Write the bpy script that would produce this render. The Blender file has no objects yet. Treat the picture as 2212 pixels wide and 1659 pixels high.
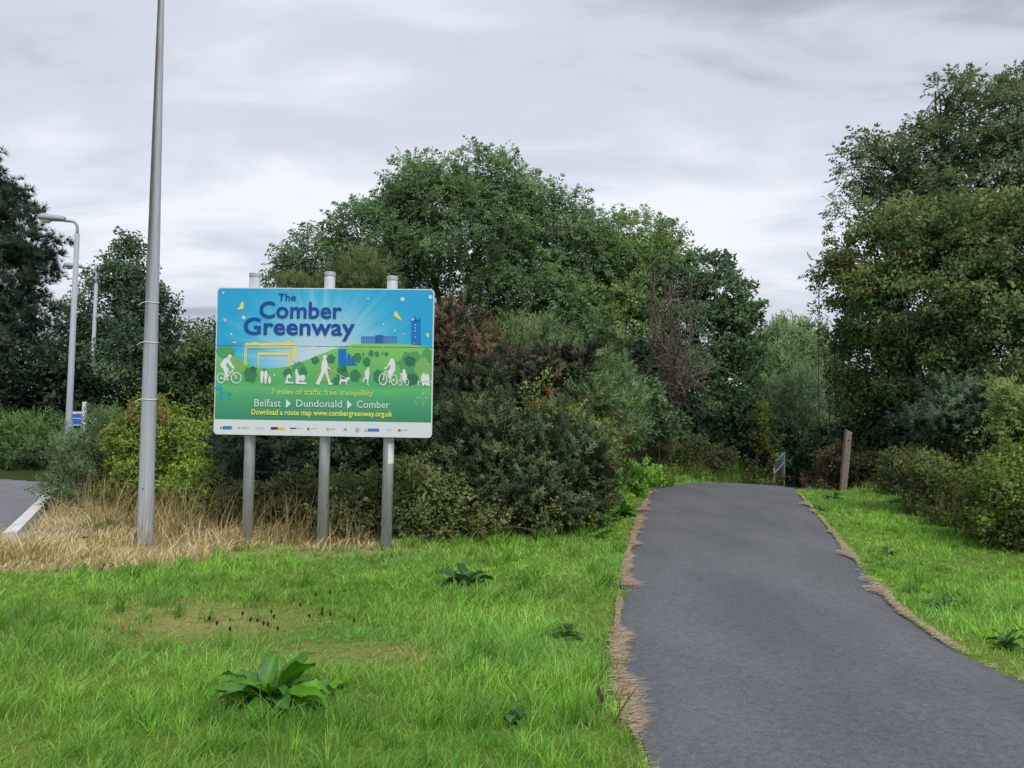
import bpy, math
import numpy as np
from mathutils import Matrix, Vector

rng = np.random.default_rng(11)
scn = bpy.context.scene
COL = scn.collection

# ------------------------------------------------------------------ camera
F, CX, CY = 1800.0, 1106.0, 829.5          # pixels of a 2212 x 1659 view of the photograph
CAMZ = 1.6
PITCH, ROLL = math.atan(50.5 / 1800.0), math.radians(0.8)
RC = Matrix.Rotation(math.pi / 2 + PITCH, 3, 'X') @ Matrix.Rotation(ROLL, 3, 'Z')
cam = bpy.data.cameras.new('camera')
camo = bpy.data.objects.new('camera', cam)
COL.objects.link(camo)
camo.matrix_world = Matrix.Translation((0, 0, CAMZ)) @ RC.to_4x4()
cam.sensor_width = 36.0
cam.lens = 36.0 * F / 2212.0
cam.clip_start, cam.clip_end = 0.05, 3000
scn.camera = camo
scn.render.resolution_x, scn.render.resolution_y = 1024, 768

# ------------------------------------------------------------------ sky and sun
SUN_EL, SUN_AZ = math.radians(58), math.radians(150)     # azimuth clockwise from +Y
world = bpy.data.worlds.new('World')
scn.world = world
world.use_nodes = True
nt = world.node_tree
nt.nodes.clear()
def wn(t, **kw):
    n = nt.nodes.new(t)
    for k, v in kw.items():
        setattr(n, k, v)
    return n
L = nt.links.new
out = wn('ShaderNodeOutputWorld')
bg = wn('ShaderNodeBackground')
bg.inputs['Strength'].default_value = 0.1
sky = wn('ShaderNodeTexSky', sky_type='NISHITA', sun_disc=False, sun_elevation=SUN_EL, sun_rotation=SUN_AZ,
         air_density=1.5, dust_density=2.0)
tc = wn('ShaderNodeTexCoord')
sep = wn('ShaderNodeSeparateXYZ')
L(tc.outputs['Generated'], sep.inputs[0])
za = wn('ShaderNodeMath', operation='ABSOLUTE'); L(sep.outputs['Z'], za.inputs[0])
zb = wn('ShaderNodeMath', operation='ADD'); L(za.outputs[0], zb.inputs[0]); zb.inputs[1].default_value = 0.20
dx = wn('ShaderNodeMath', operation='DIVIDE'); L(sep.outputs['X'], dx.inputs[0]); L(zb.outputs[0], dx.inputs[1])
dy = wn('ShaderNodeMath', operation='DIVIDE'); L(sep.outputs['Y'], dy.inputs[0]); L(zb.outputs[0], dy.inputs[1])
cmb = wn('ShaderNodeCombineXYZ'); L(dx.outputs[0], cmb.inputs[0]); L(dy.outputs[0], cmb.inputs[1])
mp = wn('ShaderNodeMapping'); L(cmb.outputs[0], mp.inputs['Vector'])
mp.inputs['Location'].default_value = (40.0, 3.0, 0.4)
mp.inputs['Rotation'].default_value = (0, 0, math.radians(12))
mp.inputs['Scale'].default_value = (0.75, 1.3, 1)
n1 = wn('ShaderNodeTexNoise'); L(mp.outputs[0], n1.inputs['Vector'])
n1.inputs['Scale'].default_value = 0.8; n1.inputs['Detail'].default_value = 4; n1.inputs['Roughness'].default_value = 0.5
n1.inputs['Distortion'].default_value = 0.35
n2 = wn('ShaderNodeTexNoise'); L(mp.outputs[0], n2.inputs['Vector'])
n2.inputs['Scale'].default_value = 2.6; n2.inputs['Detail'].default_value = 7; n2.inputs['Roughness'].default_value = 0.55; n2.inputs['Distortion'].default_value = 0.5
nm = wn('ShaderNodeMix', data_type='FLOAT'); nm.inputs[0].default_value = 0.3
L(n1.outputs['Fac'], nm.inputs[2]); L(n2.outputs['Fac'], nm.inputs[3])
cr = wn('ShaderNodeValToRGB'); L(nm.outputs[0], cr.inputs[0])
cr.color_ramp.interpolation = 'EASE'
e = cr.color_ramp.elements
e[0].position, e[0].color = 0.36, (2.05, 2.25, 2.75, 1)
e[1].position, e[1].color = 0.62, (5.0, 5.15, 5.6, 1)
m = cr.color_ramp.elements.new(0.47); m.color = (3.65, 3.87, 4.4, 1)
mix = wn('ShaderNodeMix', data_type='RGBA'); mix.inputs['Factor'].default_value = 0.95
L(sky.outputs[0], mix.inputs['A']); L(cr.outputs['Color'], mix.inputs['B'])
L(mix.outputs['Result'], bg.inputs['Color']); L(bg.outputs[0], out.inputs[0])

sl = bpy.data.lights.new('sun', 'SUN')
sl.energy, sl.angle, sl.color = 1.5, math.radians(25), (1.0, 0.97, 0.92)
so = bpy.data.objects.new('sun', sl); COL.objects.link(so)
sd = Vector((math.sin(SUN_AZ) * math.cos(SUN_EL), math.cos(SUN_AZ) * math.cos(SUN_EL), math.sin(SUN_EL)))
so.rotation_euler = sd.to_track_quat('Z', 'Y').to_euler()
vs = scn.view_settings
vs.view_transform, vs.look, vs.exposure, vs.gamma = 'Standard', 'None', 0.88, 1.0

# ------------------------------------------------------------------ helpers
def ray(u, v):
    return RC @ Vector(((u - CX) / F, -(v - CY) / F, -1.0))
def gp(u, v, z=0.0):                        # pixel -> point on the level ground
    d = ray(u, v); t = (z - CAMZ) / d.z
    return np.array((d.x * t, d.y * t, z))
def at(u, v, y):                            # pixel -> point at distance y
    d = ray(u, v); t = y / d.y
    return np.array((d.x * t, y, CAMZ + d.z * t))
def lin(r, g, b, k=1.0):                    # 0-255 display colour -> linear
    c = np.array((r, g, b)) / 255.0
    return np.where(c <= 0.04045, c / 12.92, ((c + 0.055) / 1.055) ** 2.4) * k
def vnoise(x, y, s, seed=0):                # smooth value noise 0..1
    x = np.asarray(x) / s; y = np.asarray(y) / s
    xi = np.floor(x).astype(np.int64); yi = np.floor(y).astype(np.int64)
    fx = x - xi; fy = y - yi
    fx = fx * fx * (3 - 2 * fx); fy = fy * fy * (3 - 2 * fy)
    def h(a, b):
        n = (a * 374761393 + b * 668265263 + seed * 1442695041) & 0x7fffffff
        n = ((n ^ (n >> 13)) * 1274126177) & 0x7fffffff
        return ((n ^ (n >> 16)) & 0xffff) / 65535.0
    return (h(xi, yi) * (1 - fx) + h(xi + 1, yi) * fx) * (1 - fy) + (h(xi, yi + 1) * (1 - fx) + h(xi + 1, yi + 1) * fx) * fy
def inpoly(x, y, P):
    P = np.asarray(P); r = np.zeros(np.shape(x), bool); j = len(P) - 1
    for i in range(len(P)):
        xi, yi = P[i][0], P[i][1]; xj, yj = P[j][0], P[j][1]
        if yi != yj:
            c = ((yi > y) != (yj > y)) & (x < (xj - xi) * (y - yi) / (yj - yi) + xi)
            r ^= c
        j = i
    return r
def nrm(a):
    return a / (np.linalg.norm(a, axis=-1, keepdims=True) + 1e-9)

def tag(o, label=None, cat=None, group=None, kind=None):
    if label: o['label'] = label
    if cat: o['category'] = cat
    if group: o['group'] = group
    if kind: o['kind'] = kind
    return o
def link(name, me, mat=None, parent=None):
    o = bpy.data.objects.new(name, me); COL.objects.link(o)
    if mat is not None and me is not None:
        if not me.materials: me.materials.append(mat)
    if parent is not None: o.parent = parent
    return o
def thing(name, label, cat, loc=(0, 0, 0), group=None):
    o = bpy.data.objects.new(name, None); COL.objects.link(o)
    o.location = tuple(loc); o.empty_display_size = 0.1
    return tag(o, label, cat, group)

def npmesh(name, V, polys, cols=None, smooth=False, normals=None):
    me = bpy.data.meshes.new(name)
    V = np.asarray(V, np.float32).reshape(-1, 3)
    me.vertices.add(len(V)); me.vertices.foreach_set('co', V.ravel())
    polys = [np.asarray(p, np.int32) for p in polys if len(p)]
    idx = np.concatenate([p.ravel() for p in polys])
    cnt = np.concatenate([np.full(len(p), p.shape[1], np.int32) for p in polys])
    st = np.concatenate(([0], np.cumsum(cnt)[:-1])).astype(np.int32)
    me.loops.add(len(idx)); me.loops.foreach_set('vertex_index', idx)
    me.polygons.add(len(cnt)); me.polygons.foreach_set('loop_start', st)
    if smooth: me.polygons.foreach_set('use_smooth', np.ones(len(cnt), bool))
    if cols is not None:
        c = np.ones((len(V), 4), np.float32); c[:, :3] = cols
        a = me.attributes.new('col', 'FLOAT_COLOR', 'POINT'); a.data.foreach_set('color', c.ravel())
    me.update(calc_edges=True)
    if normals is not None:
        me.polygons.foreach_set('use_smooth', np.ones(len(cnt), bool))
        me.normals_split_custom_set_from_vertices(normals.astype(np.float32))
    return me

class MB:                                   # collects simple shapes into ONE mesh
    def __init__(s): s.v = []; s.f = []
    def add(s, V, Fc):
        o = len(s.v); s.v += [tuple(map(float, p)) for p in V]; s.f += [tuple(i + o for i in f) for f in Fc]; return s
    def box(s, lo, hi):
        x0, y0, z0 = lo; x1, y1, z1 = hi
        return s.add([(x0,y0,z0),(x1,y0,z0),(x1,y1,z0),(x0,y1,z0),(x0,y0,z1),(x1,y0,z1),(x1,y1,z1),(x0,y1,z1)],
                     [(3,2,1,0),(4,5,6,7),(0,1,5,4),(1,2,6,5),(2,3,7,6),(3,0,4,7)])
    def tube(s, pts, rad, n=10, cap=True):
        pts = [Vector(p) for p in pts]; m_ = len(pts)
        if not hasattr(rad, '__len__'): rad = [rad] * m_
        V = []; ref = Vector((0.31, 0.93, 0.17))
        for i, p in enumerate(pts):
            t = (pts[min(i + 1, m_ - 1)] - pts[max(i - 1, 0)]).normalized()
            if abs(t.dot(ref)) > 0.95: ref = Vector((1, 0, 0.1))
            a = t.cross(ref).normalized(); b = t.cross(a)
            for k in range(n):
                q = 2 * math.pi * k / n
                V.append(p + (a * math.cos(q) + b * math.sin(q)) * rad[i])
        Fc = [(i*n+k, i*n+(k+1)%n, (i+1)*n+(k+1)%n, (i+1)*n+k) for i in range(m_-1) for k in range(n)]
        if cap: Fc += [tuple(range(n))[::-1], tuple((m_-1)*n+k for k in range(n))]
        return s.add(V, Fc)
    def mesh(s, name, smooth=False):
        me = bpy.data.meshes.new(name); me.from_pydata(s.v, [], s.f); me.update()
        if smooth: me.polygons.foreach_set('use_smooth', np.ones(len(me.polygons), bool))
        return me
    def build(s, name, mat, parent=None, smooth=False):
        return link(name, s.mesh(name, smooth), mat, parent)

# ------------------------------------------------------------------ materials
def mat(name):
    m_ = bpy.data.materials.new(name); m_.use_nodes = True
    t = m_.node_tree; b = t.nodes['Principled BSDF']
    return m_, t, b
def setspec(b, v): b.inputs['Specular IOR Level'].default_value = v
def flat(name, c, rough=0.5, spec=0.4, metal=0.0, var=0.0, scale=6.0, bump=0.0):
    m_, t, b = mat(name)
    b.inputs['Base Color'].default_value = (*c, 1); b.inputs['Roughness'].default_value = rough
    b.inputs['Metallic'].default_value = metal; setspec(b, spec)
    if var or bump:
        tc_ = t.nodes.new('ShaderNodeTexCoord'); n_ = t.nodes.new('ShaderNodeTexNoise')
        t.links.new(tc_.outputs['Object'], n_.inputs['Vector'])
        n_.inputs['Scale'].default_value = scale; n_.inputs['Detail'].default_value = 7; n_.inputs['Roughness'].default_value = .65
        r_ = t.nodes.new('ShaderNodeValToRGB'); t.links.new(n_.outputs['Fac'], r_.inputs[0])
        r_.color_ramp.elements[0].position = .3; r_.color_ramp.elements[1].position = .7
        r_.color_ramp.elements[0].color = (*(np.array(c) * (1 - var)), 1); r_.color_ramp.elements[1].color = (*np.minimum(np.array(c) * (1 + var), .95), 1)
        t.links.new(r_.outputs[0], b.inputs['Base Color'])
        if bump:
            bp = t.nodes.new('ShaderNodeBump'); bp.inputs['Strength'].default_value = bump; bp.inputs['Distance'].default_value = .01
            t.links.new(n_.outputs['Fac'], bp.inputs['Height']); t.links.new(bp.outputs[0], b.inputs['Normal'])
    return m_
def leafmat(name, trans=0.3, rough=0.55, spec=0.25):
    m_, t, b = mat(name)
    a = t.nodes.new('ShaderNodeAttribute'); a.attribute_name = 'col'
    b.inputs['Roughness'].default_value = rough; setspec(b, spec)
    t.links.new(a.outputs['Color'], b.inputs['Base Color'])
    tr = t.nodes.new('ShaderNodeBsdfTranslucent')
    hs = t.nodes.new('ShaderNodeHueSaturation'); hs.inputs['Hue'].default_value = .49; hs.inputs['Saturation'].default_value = 1.1; hs.inputs['Value'].default_value = 1.2
    t.links.new(a.outputs['Color'], hs.inputs['Color']); t.links.new(hs.outputs[0], tr.inputs['Color'])
    mx = t.nodes.new('ShaderNodeMixShader'); mx.inputs[0].default_value = trans
    t.links.new(b.outputs[0], mx.inputs[1]); t.links.new(tr.outputs[0], mx.inputs[2])
    t.links.new(mx.outputs[0], t.nodes['Material Output'].inputs['Surface'])
    return m_
M_LEAF = leafmat('leaf', .4)
M_GRASS = leafmat('grass_blade', 0.45, 0.5, 0.3)
M_STRAW = leafmat('straw', 0.2, 0.7, 0.15)
M_NEEDLE = leafmat('needle', 0.2, 0.6, 0.15)
M_BARK = flat('bark', lin(78, 70, 60), .9, .1, var=.45, scale=9, bump=.6)
M_TWIG = flat('twig_bark', lin(106, 98, 86), .9, .1, var=.4, scale=14)

def attr_ground(name):
    m_, t, b = mat(name)
    a = t.nodes.new('ShaderNodeAttribute'); a.attribute_name = 'col'
    tc_ = t.nodes.new('ShaderNodeTexCoord'); n_ = t.nodes.new('ShaderNodeTexNoise')
    n_.inputs['Scale'].default_value = 22; n_.inputs['Detail'].default_value = 8; n_.inputs['Roughness'].default_value = .7
    t.links.new(tc_.outputs['Object'], n_.inputs['Vector'])
    r_ = t.nodes.new('ShaderNodeMapRange'); r_.inputs['From Min'].default_value = .3; r_.inputs['From Max'].default_value = .7
    r_.inputs['To Min'].default_value = .55; r_.inputs['To Max'].default_value = 1.35
    t.links.new(n_.outputs['Fac'], r_.inputs[0])
    mx = t.nodes.new('ShaderNodeMix'); mx.data_type = 'RGBA'; mx.blend_type = 'MULTIPLY'; mx.inputs['Factor'].default_value = 1
    t.links.new(a.outputs['Color'], mx.inputs['A']); t.links.new(r_.outputs[0], mx.inputs['B'])
    t.links.new(mx.outputs['Result'], b.inputs['Base Color'])
    b.inputs['Roughness'].default_value = .95; setspec(b, .1)
    bp = t.nodes.new('ShaderNodeBump'); bp.inputs['Strength'].default_value = .8; bp.inputs['Distance'].default_value = .03
    t.links.new(n_.outputs['Fac'], bp.inputs['Height']); t.links.new(bp.outputs[0], b.inputs['Normal'])
    return m_
M_GROUND = attr_ground('turf_soil')

def asphalt(name, c0, c1, speck=.62):
    m_, t, b = mat(name)
    N = t.nodes.new; K = t.links.new
    tc_ = N('ShaderNodeTexCoord')
    big = N('ShaderNodeTexNoise'); big.inputs['Scale'].default_value = .9; big.inputs['Detail'].default_value = 5
    mb0 = N('ShaderNodeMapping'); mb0.inputs['Scale'].default_value = (1.6, .55, 1); mb0.inputs['Rotation'].default_value = (0, 0, .12); K(tc_.outputs['Object'], mb0.inputs['Vector']); K(mb0.outputs[0], big.inputs['Vector'])
    fine = N('ShaderNodeTexNoise'); fine.inputs['Scale'].default_value = 70; fine.inputs['Detail'].default_value = 4; fine.inputs['Roughness'].default_value = .8; K(tc_.outputs['Object'], fine.inputs['Vector'])
    vor = N('ShaderNodeTexVoronoi'); vor.inputs['Scale'].default_value = 110; K(tc_.outputs['Object'], vor.inputs['Vector'])
    r1 = N('ShaderNodeValToRGB'); K(big.outputs['Fac'], r1.inputs[0])
    r1.color_ramp.elements[0].position = .36; r1.color_ramp.elements[1].position = .66
    r1.color_ramp.elements[0].color = (*c0, 1); r1.color_ramp.elements[1].color = (*c1, 1)
    mid = N('ShaderNodeTexNoise'); mid.inputs['Scale'].default_value = 24; mid.inputs['Detail'].default_value = 5; mid.inputs['Roughness'].default_value = .85; K(tc_.outputs['Object'], mid.inputs['Vector'])
    am = N('ShaderNodeMix'); am.data_type = 'FLOAT'; am.inputs[0].default_value = .5; K(fine.outputs['Fac'], am.inputs[2]); K(mid.outputs['Fac'], am.inputs[3])
    r2 = N('ShaderNodeMapRange'); K(am.outputs[0], r2.inputs[0]); r2.inputs['From Min'].default_value = .3; r2.inputs['From Max'].default_value = .72
    r2.inputs['To Min'].default_value = 1 - speck; r2.inputs['To Max'].default_value = 1 + speck
    mx = N('ShaderNodeMix'); mx.data_type = 'RGBA'; mx.blend_type = 'MULTIPLY'; mx.inputs['Factor'].default_value = 1
    K(r1.outputs[0], mx.inputs['A']); K(r2.outputs[0], mx.inputs['B'])
    # pale stone chips and scuffs
    mp_ = N('ShaderNodeMapping'); mp_.inputs['Scale'].default_value = (5, 30, 1); K(tc_.outputs['Object'], mp_.inputs['Vector'])
    sc = N('ShaderNodeTexNoise'); sc.inputs['Scale'].default_value = 1.7; sc.inputs['Detail'].default_value = 3; K(mp_.outputs[0], sc.inputs['Vector'])
    r3 = N('ShaderNodeValToRGB'); K(sc.outputs['Fac'], r3.inputs[0]); r3.color_ramp.elements[0].position = .70; r3.color_ramp.elements[1].position = .80
    r3.color_ramp.elements[1].color = (.35, .35, .35, 1)
    m2 = N('ShaderNodeMix'); m2.data_type = 'RGBA'; K(r3.outputs[0], m2.inputs['Factor']); K(mx.outputs['Result'], m2.inputs['A']); m2.inputs['B'].default_value = (.3, .29, .29, 1)
    K(m2.outputs['Result'], b.inputs['Base Color'])
    b.inputs['Roughness'].default_value = .85; setspec(b, .25)
    bp = N('ShaderNodeBump'); bp.inputs['Strength'].default_value = .55; bp.inputs['Distance'].default_value = .006
    ad = N('ShaderNodeMath'); ad.operation = 'ADD'; K(vor.outputs['Distance'], ad.inputs[0]); K(fine.outputs['Fac'], ad.inputs[1])
    K(ad.outputs[0], bp.inputs['Height']); K(bp.outputs[0], b.inputs['Normal'])
    return m_
M_PATH = asphalt('path_asphalt', (.094, .099, .108), (.124, .129, .138))
M_ROAD = asphalt('road_asphalt', (.15, .15, .165), (.19, .19, .205), .3)
M_PAVE = asphalt('gravel_verge', (.20, .18, .17), (.29, .26, .24), .4)

def painted(name, c, grime, amount=.5, scale=(7, 7, .7)):
    m_, t, b = mat(name); N = t.nodes.new; K = t.links.new
    tc_ = N('ShaderNodeTexCoord'); mp_ = N('ShaderNodeMapping'); mp_.inputs['Scale'].default_value = scale
    K(tc_.outputs['Object'], mp_.inputs['Vector'])
    n_ = N('ShaderNodeTexNoise'); n_.inputs['Scale'].default_value = 3; n_.inputs['Detail'].default_value = 8; n_.inputs['Roughness'].default_value = .7
    K(mp_.outputs[0], n_.inputs['Vector'])
    r_ = N('ShaderNodeValToRGB'); K(n_.outputs['Fac'], r_.inputs[0]); r_.color_ramp.elements[0].position = .42; r_.color_ramp.elements[1].position = .78
    r_.color_ramp.elements[0].color = (*c, 1); r_.color_ramp.elements[1].color = (*(np.array(c) * (1 - amount) + np.array(grime) * amount), 1)
    K(r_.outputs[0], b.inputs['Base Color']); b.inputs['Roughness'].default_value = .55; setspec(b, .35)
    return m_
M_GALV = painted('galvanised_steel', (.46, .48, .53), (.20, .19, .18), .7, (9, 9, 2))
M_LAMP = painted('grey_lamp_paint', (.33, .36, .42), (.25, .25, .26), .5)
M_POLE = painted('grey_column_paint', (.42, .45, .51), (.2, .18, .16), .6, (14, 14, .5))
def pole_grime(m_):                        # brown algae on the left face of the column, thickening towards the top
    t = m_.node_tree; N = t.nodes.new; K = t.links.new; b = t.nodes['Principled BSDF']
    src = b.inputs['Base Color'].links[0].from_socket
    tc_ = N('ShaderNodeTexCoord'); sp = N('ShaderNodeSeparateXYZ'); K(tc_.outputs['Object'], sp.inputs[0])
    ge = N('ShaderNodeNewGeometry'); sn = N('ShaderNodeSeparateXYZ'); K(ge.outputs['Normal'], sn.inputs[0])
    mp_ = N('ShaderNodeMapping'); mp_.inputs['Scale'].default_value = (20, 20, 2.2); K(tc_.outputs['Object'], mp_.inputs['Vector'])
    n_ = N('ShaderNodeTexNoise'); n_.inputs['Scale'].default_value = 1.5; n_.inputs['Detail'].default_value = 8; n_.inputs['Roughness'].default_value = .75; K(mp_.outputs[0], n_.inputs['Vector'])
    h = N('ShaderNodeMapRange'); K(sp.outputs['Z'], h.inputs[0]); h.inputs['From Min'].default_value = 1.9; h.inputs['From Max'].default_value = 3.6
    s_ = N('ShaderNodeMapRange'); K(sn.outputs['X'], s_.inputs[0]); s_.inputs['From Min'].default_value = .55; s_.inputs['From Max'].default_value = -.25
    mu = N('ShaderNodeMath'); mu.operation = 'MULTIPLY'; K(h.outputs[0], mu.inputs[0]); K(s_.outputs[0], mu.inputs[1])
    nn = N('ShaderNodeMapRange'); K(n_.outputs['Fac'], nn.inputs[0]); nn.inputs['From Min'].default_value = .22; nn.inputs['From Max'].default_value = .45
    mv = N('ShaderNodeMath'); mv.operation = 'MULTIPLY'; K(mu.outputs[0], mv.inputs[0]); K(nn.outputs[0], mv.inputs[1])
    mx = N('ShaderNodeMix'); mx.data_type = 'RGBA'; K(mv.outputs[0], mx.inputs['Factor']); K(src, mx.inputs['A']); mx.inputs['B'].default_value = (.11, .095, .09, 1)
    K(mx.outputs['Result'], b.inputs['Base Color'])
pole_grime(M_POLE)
M_WOOD = flat('weathered_wood', lin(136, 124, 114), .9, .1, var=.4, scale=16, bump=.6)
M_WHITE = flat('white_print', (.72, .74, .76), .45, .4)
M_KERB = flat('white_kerb', (.55, .54, .52), .8, .2, var=.25, scale=5, bump=.3)
M_DARK = flat('dark_plastic', (.03, .03, .035), .5)
M_LENS = flat('lamp_lens', (.62, .62, .5), .25, .5)

# ------------------------------------------------------------------ the ground, the path and the road
PL = [(1440,1720),(1402,1659),(1392,1600),(1352,1520),(1336,1440),(1341,1350),(1347,1280),(1362,1200),(1387,1110),(1413,1056)]
PR = [(2560,1600),(2300,1508),(2212,1475),(2100,1428),(2000,1365),(1945,1328),(1876,1248),(1806,1168),(1757,1108),(1712,1056)]
pl = np.array([gp(*p)[:2] for p in PL]); pr = np.array([gp(*p)[:2] for p in PR])
def resample(P, n):
    P = np.asarray(P); s = np.concatenate(([0], np.cumsum(np.linalg.norm(np.diff(P, axis=0), axis=1))))
    t = np.linspace(0, s[-1], n)
    return np.stack([np.interp(t, s, P[:, 0]), np.interp(t, s, P[:, 1])], 1)
# in front of the photograph the path runs on towards the viewer; beyond the crest it dips and swings right
pl = np.vstack([[(1.35, 1.0)], [(1.2, 2.6)], pl, [(3.6, 17.9), (4.6, 18.9), (5.5, 19.9), (6.0, 21.0), (7.6, 25.4), (11, 31)]])
pr = np.vstack([[(5.2, 1.0)], [(4.4, 2.6)], pr, [(6.0, 17.3), (6.1, 18.0), (6.9, 18.7), (8.6, 19.9), (9.4, 21.0), (11.2, 25), (15, 30)]])
pl = pl[np.r_[0, 2:len(pl)]] if False else pl
def smoothline(P, n=260, it=4):
    P = resample(P, n)
    for _ in range(it):
        Q = P.copy(); Q[1:-1] = (P[:-2] + 2 * P[1:-1] + P[2:]) / 4; P = Q
    return P
pls, prs = smoothline(pl), smoothline(pr)
PATH_POLY = np.vstack([pls, prs[::-1]])
PCEN = (pls + prs) / 2
CREST = 17.9
crest_i = int(np.argmin(abs(PCEN[:, 1] - CREST)))
pc_dip = PCEN[crest_i:]
pc_s = np.concatenate(([0], np.cumsum(np.linalg.norm(np.diff(pc_dip, axis=0), axis=1))))
def height(x, y):
    x = np.asarray(x, float); y = np.asarray(y, float)
    h = .025 * (vnoise(x, y, 2.9, 3) - .5) * np.clip((y - 2) / 3, 0, 1)
    h = h * np.where((y > 3), 1, .3)
    xl = np.interp(y, pls[:, 1], pls[:, 0]); ss = lambda q: np.clip(q, 0, 1) ** 2 * (3 - 2 * np.clip(q, 0, 1))
    h = h + (.08 + .26 * ss((21.5 - y) / 3.5)) * ss((y - 10.5) / 7.0) * ss((xl - x - .1) / 1.7) * ss((40 - y) / 10) * ss((x + 6) / 4)
    m_ = (y > 16.5) & (y < 40) & (x > 0) & (x < 24)
    if m_.any():
        xs, ys = x[m_], y[m_]
        d2 = (xs[:, None] - pc_dip[None, :, 0]) ** 2 + (ys[:, None] - pc_dip[None, :, 1]) ** 2
        k = d2.argmin(1); d = np.sqrt(d2[np.arange(len(k)), k]); s = pc_s[k]
        dep = np.clip(s * .17, 0, 1.25)
        w = np.clip((2.3 - d) / .8, 0, 1); w = w * w * (3 - 2 * w)
        h2 = h[m_] - dep * w
        # the bank on the far side of the bend
        bank = .08 * np.clip((ys - 20.5) / 3, 0, 1) * np.clip((8.0 - xs) / 2, 0, 1)
        h[m_] = h2 + bank * (1 - w)
    return h
ax_x = np.unique(np.concatenate([-np.geomspace(13, 400, 22), np.arange(-13, 17.01, .2), np.geomspace(17.2, 400, 20)]))
ax_y = np.unique(np.concatenate([np.linspace(-60, -2, 10), np.arange(0, 33.01, .2), np.geomspace(33.2, 600, 22)]))
GX, GY = np.meshgrid(ax_x, ax_y)
gx, gy = GX.ravel(), GY.ravel()
on_path = inpoly(gx, gy, PATH_POLY)
gz = height(gx, gy)
DRY = np.array([gp(*p)[:2] for p in [(-260,1150),(20,1160),(130,1100),(300,1085),(520,1095),(700,1125),(1000,1125),(1045,1148),(1000,1168),(850,1196),(690,1204),(530,1198),(420,1217),(200,1236),(0,1242),(-300,1252)]])
k0, k1 = gp(8, 1165)[:2], gp(128, 1046)[:2]
kd = (k1 - k0) / np.linalg.norm(k1 - k0)
k0 = k0 - kd * 0.2
ROADP = np.array([k0, k1, gp(118, 1041)[:2], gp(0, 1033)[:2], gp(-500, 1015)[:2], gp(-900, 1165)[:2]])
dry = inpoly(gx, gy, DRY)
gc = np.zeros((len(gx), 3)) + lin(92, 124, 48, .85)
f = vnoise(gx, gy, 1.1, 5)[:, None]
gc = gc * (1 - f) + lin(112, 132, 60, .85) * f
for (u_, v_, ru_, rv_, w_) in [(375, 1338, 150, 36, .45), (540, 1345, 120, 30, .3), (770, 1408, 200, 22, .25)]:
    c_ = gp(u_, v_); a_ = gp(u_ + ru_, v_); b_ = gp(u_, v_ - rv_)
    w2 = (w_ * np.exp(-(((gx - c_[0]) / (a_[0] - c_[0])) ** 2 + ((gy - c_[1]) / (b_[1] - c_[1])) ** 2) ** 1.5))[:, None]
    gc = gc * (1 - w2) + lin(182, 164, 112, .85) * w2
gc[dry] = lin(164, 148, 108, .8)
far = (gy > 10.8) & ~dry & (gx < 2.2 - 0 * gy)
gc[far & (gx < .5)] = lin(66, 76, 42, .7)
gz2 = gz - np.where(inpoly(gx, gy, ROADP), .03, 0) - np.where(on_path, .012, 0)
V = np.stack([gx, gy, gz2], 1)
nx, ny = len(ax_x), len(ax_y)
ii = (np.arange(ny - 1)[:, None] * nx + np.arange(nx - 1)[None]).ravel()
quads = np.stack([ii, ii + 1, ii + nx + 1, ii + nx], 1)
tag(link('ground', npmesh('ground', V, [quads], gc, True), M_GROUND), 'soil and turf ground under the grass and hedges', 'ground', kind='structure')

def strip(A, B, zoff, m_, name, across=9, edge=0.0, seed=0):
    n = len(A); t = np.linspace(0, 1, across)
    P = A[:, None] * (1 - t[None, :, None]) + B[:, None] * t[None, :, None]
    x, y = P[..., 0].ravel(), P[..., 1].ravel()
    camber = (.03 * (1 - (2 * t - 1) ** 2))[None].repeat(n, 0).ravel()
    z = height(x, y) + zoff + camber
    Vv = np.stack([x, y, z], 1)
    q = (np.arange(n - 1)[:, None] * across + np.arange(across - 1)[None]).ravel()
    return link(name, npmesh(name, Vv, [np.stack([q, q + 1, q + across + 1, q + across], 1)], None, True), m_)
tag(strip(pls, prs, .012, M_PATH, 'path'), 'grey asphalt greenway path rising to a low crest', 'path', kind='structure')

# road at the far left, with its white kerb and the gravel verge beside it
mb = MB(); mb.add([(*p, -.012) for p in ROADP], [tuple(range(len(ROADP)))])
tag(mb.build('road', M_ROAD), 'grey asphalt side road beside the hedge', 'road', kind='structure')
pn = np.array((kd[1], -kd[0]))
mb = MB()
kk = [k0 + (k1 - k0) * t for t in np.linspace(0, 1, 12)]
for i in range(11):
    a, b = kk[i], kk[i + 1]
    w = .16
    Vv = [(*a, -.02), (*(a + pn * w), -.02), (*(b + pn * w), -.02), (*b, -.02), (*(a + pn*.01), .1), (*(a + pn * w), .11), (*(b + pn * w), .11), (*(b+pn*.01), .1)]
    mb.add(Vv, [(4,5,6,7),(0,1,5,4),(1,2,6,5),(2,3,7,6),(3,0,4,7)])
tag(mb.build('kerb', M_KERB), 'whitened concrete kerb along the side road', 'kerb', kind='structure')
pv = [k0 + pn*.17, k0 + pn * 1.1, k0 + kd * 3 + pn * 1.0, k0 + kd * 5.0 + pn * .8, k1 + pn * .5, k1 + pn*.17]
mb = MB(); mb.add([(*p, .02) for p in pv], [tuple(range(len(pv)))])
tag(mb.build('gravel_strip', M_PAVE), 'strip of pinkish gravel between the kerb and the dry grass', 'gravel', kind='structure')

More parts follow.
